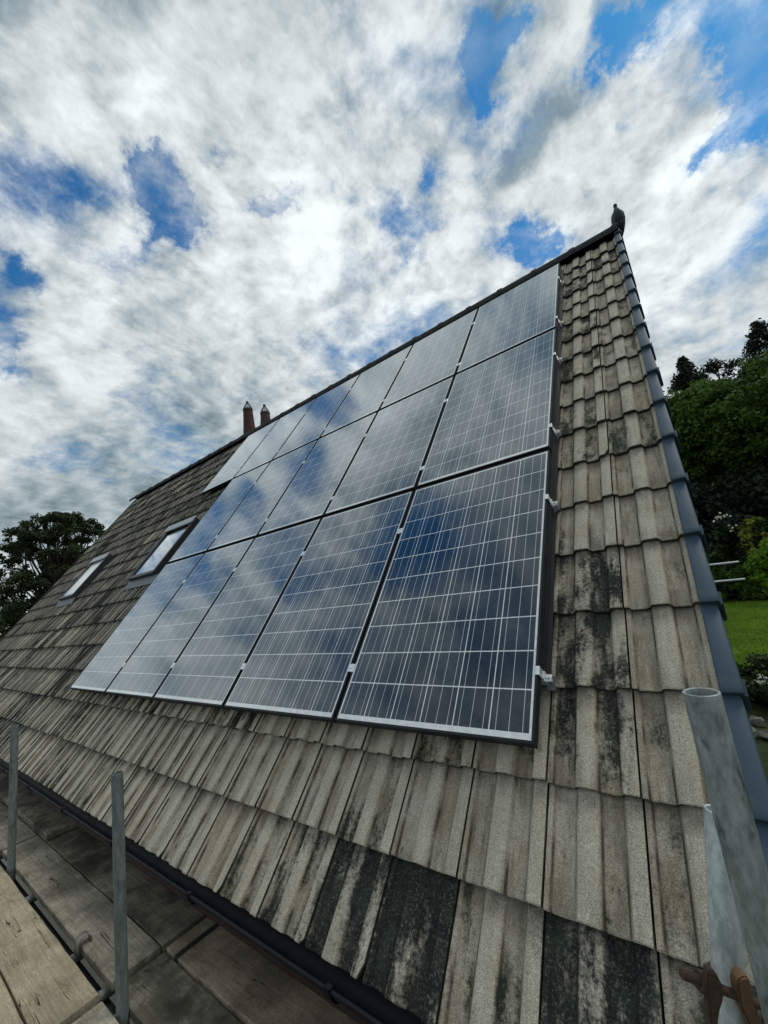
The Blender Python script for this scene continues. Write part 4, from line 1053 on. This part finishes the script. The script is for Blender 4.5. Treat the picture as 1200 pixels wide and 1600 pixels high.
# front hedge below the lawn and the rockery
def hedge():
    rng = np.random.default_rng(9); cl = []
    for i in range(120):
        cl.append((rng.uniform(0.2, 4.5), rng.uniform(11.0, 12.2), GZ + rng.uniform(.1, .95), rng.uniform(.18, .32)))
    t = thing('hedge', 'low dark hedge between the lawn and the rockery stones', 'hedge', T((2.3, 11.6, GZ)))
    mb = MB()
    for i in range(9): mb.sweep([(-1.9 + i * .5, rng.uniform(-.3, .3), -.1), (-1.9 + i * .5 + .05, rng.uniform(-.3, .3), .8)], [.025, .01], 6)
    mb.build('stems', MT['bark'], t, T((2.3, 11.6, GZ)))
    pos, nrm, sz, lv = clumps_to_leaves(cl, 9000, .10, rng)
    quads('foliage', pos - np.array([2.3, 11.6, GZ]), nrm, sz, lv, MT['leaf_dark'], t, T((2.3, 11.6, GZ)), rng=rng)
hedge()
flowers('cluster of cream white flowers on the dark hedge beside the verge', [at_dir(1.35, -13.8, 12.0), at_dir(1.0, -14.2, 12.0), at_dir(1.7, -14.1, 12.0)], .05, 5, 6)
rs = random.Random(5)
for i in range(22):
    x = 0.35 + (i % 11) * .36 + rs.uniform(-.1, .1); y = 9.5 + (i // 11) * .75 + rs.uniform(-.2, .2); s = rs.uniform(.14, .26)
    bmv = MB(); n1, n2 = 8, 6
    ph = [rs.uniform(0, 6) for _ in range(6)]
    for a in range(n2 + 1):
        th = math.pi * a / n2
        for c in range(n1):
            f = 2 * math.pi * c / n1; r1 = s * (1 + .22 * math.sin(2 * f + ph[0]) + .18 * math.cos(3 * th + ph[1]) + .15 * math.sin(3 * f + 2 * th + ph[2]))
            bmv.v.append((r1 * math.sin(th) * math.cos(f), r1 * math.sin(th) * math.sin(f) * .8, r1 * .6 * math.cos(th)))
    for a in range(n2):
        for c in range(n1):
            bmv.f.append((a * n1 + c, a * n1 + (c + 1) % n1, (a + 1) * n1 + (c + 1) % n1, (a + 1) * n1 + c))
    tag(bmv.build('rockery_stone', MT['stone'], None, T((x, y, GZ + s * .35)), angle=30), 'rough grey garden stone lying in the rockery below the hedge', 'stone', 'rockery stones')
# grass tufts on the lawn
def grass():
    rng = np.random.default_rng(77); n = 26000
    az = rng.uniform(-3, 11, n); dist = 14 + 20 * rng.random(n) ** .8
    pos = np.stack([CAM.x + np.sin(np.radians(az)) * dist, CAM.y + np.cos(np.radians(az)) * dist, np.full(n, GZ + .07)], 1)
    pos = pos[pos[:, 1] < 32.8]; n = len(pos)
    nrm = rng.normal(size=(n, 3)) * np.array([1, 1, .5]) + np.array([0, -.4, .5]); nrm /= np.linalg.norm(nrm, axis=1, keepdims=True)
    pat = .5 + .5 * np.sin(pos[:, 0] * 1.7 + np.sin(pos[:, 1] * .9) * 2) * np.cos(pos[:, 1] * .7)
    o = quads('lawn_grass', pos, nrm, .09 + .08 * rng.random(n), np.clip(.6 * pat + .5 * rng.random(n) - .1, 0, 1), MT['grass'], None, Matrix.Identity(4), rng=rng)
    tag(o, 'short green grass covering the lawn', 'grass', kind='stuff')
grass()
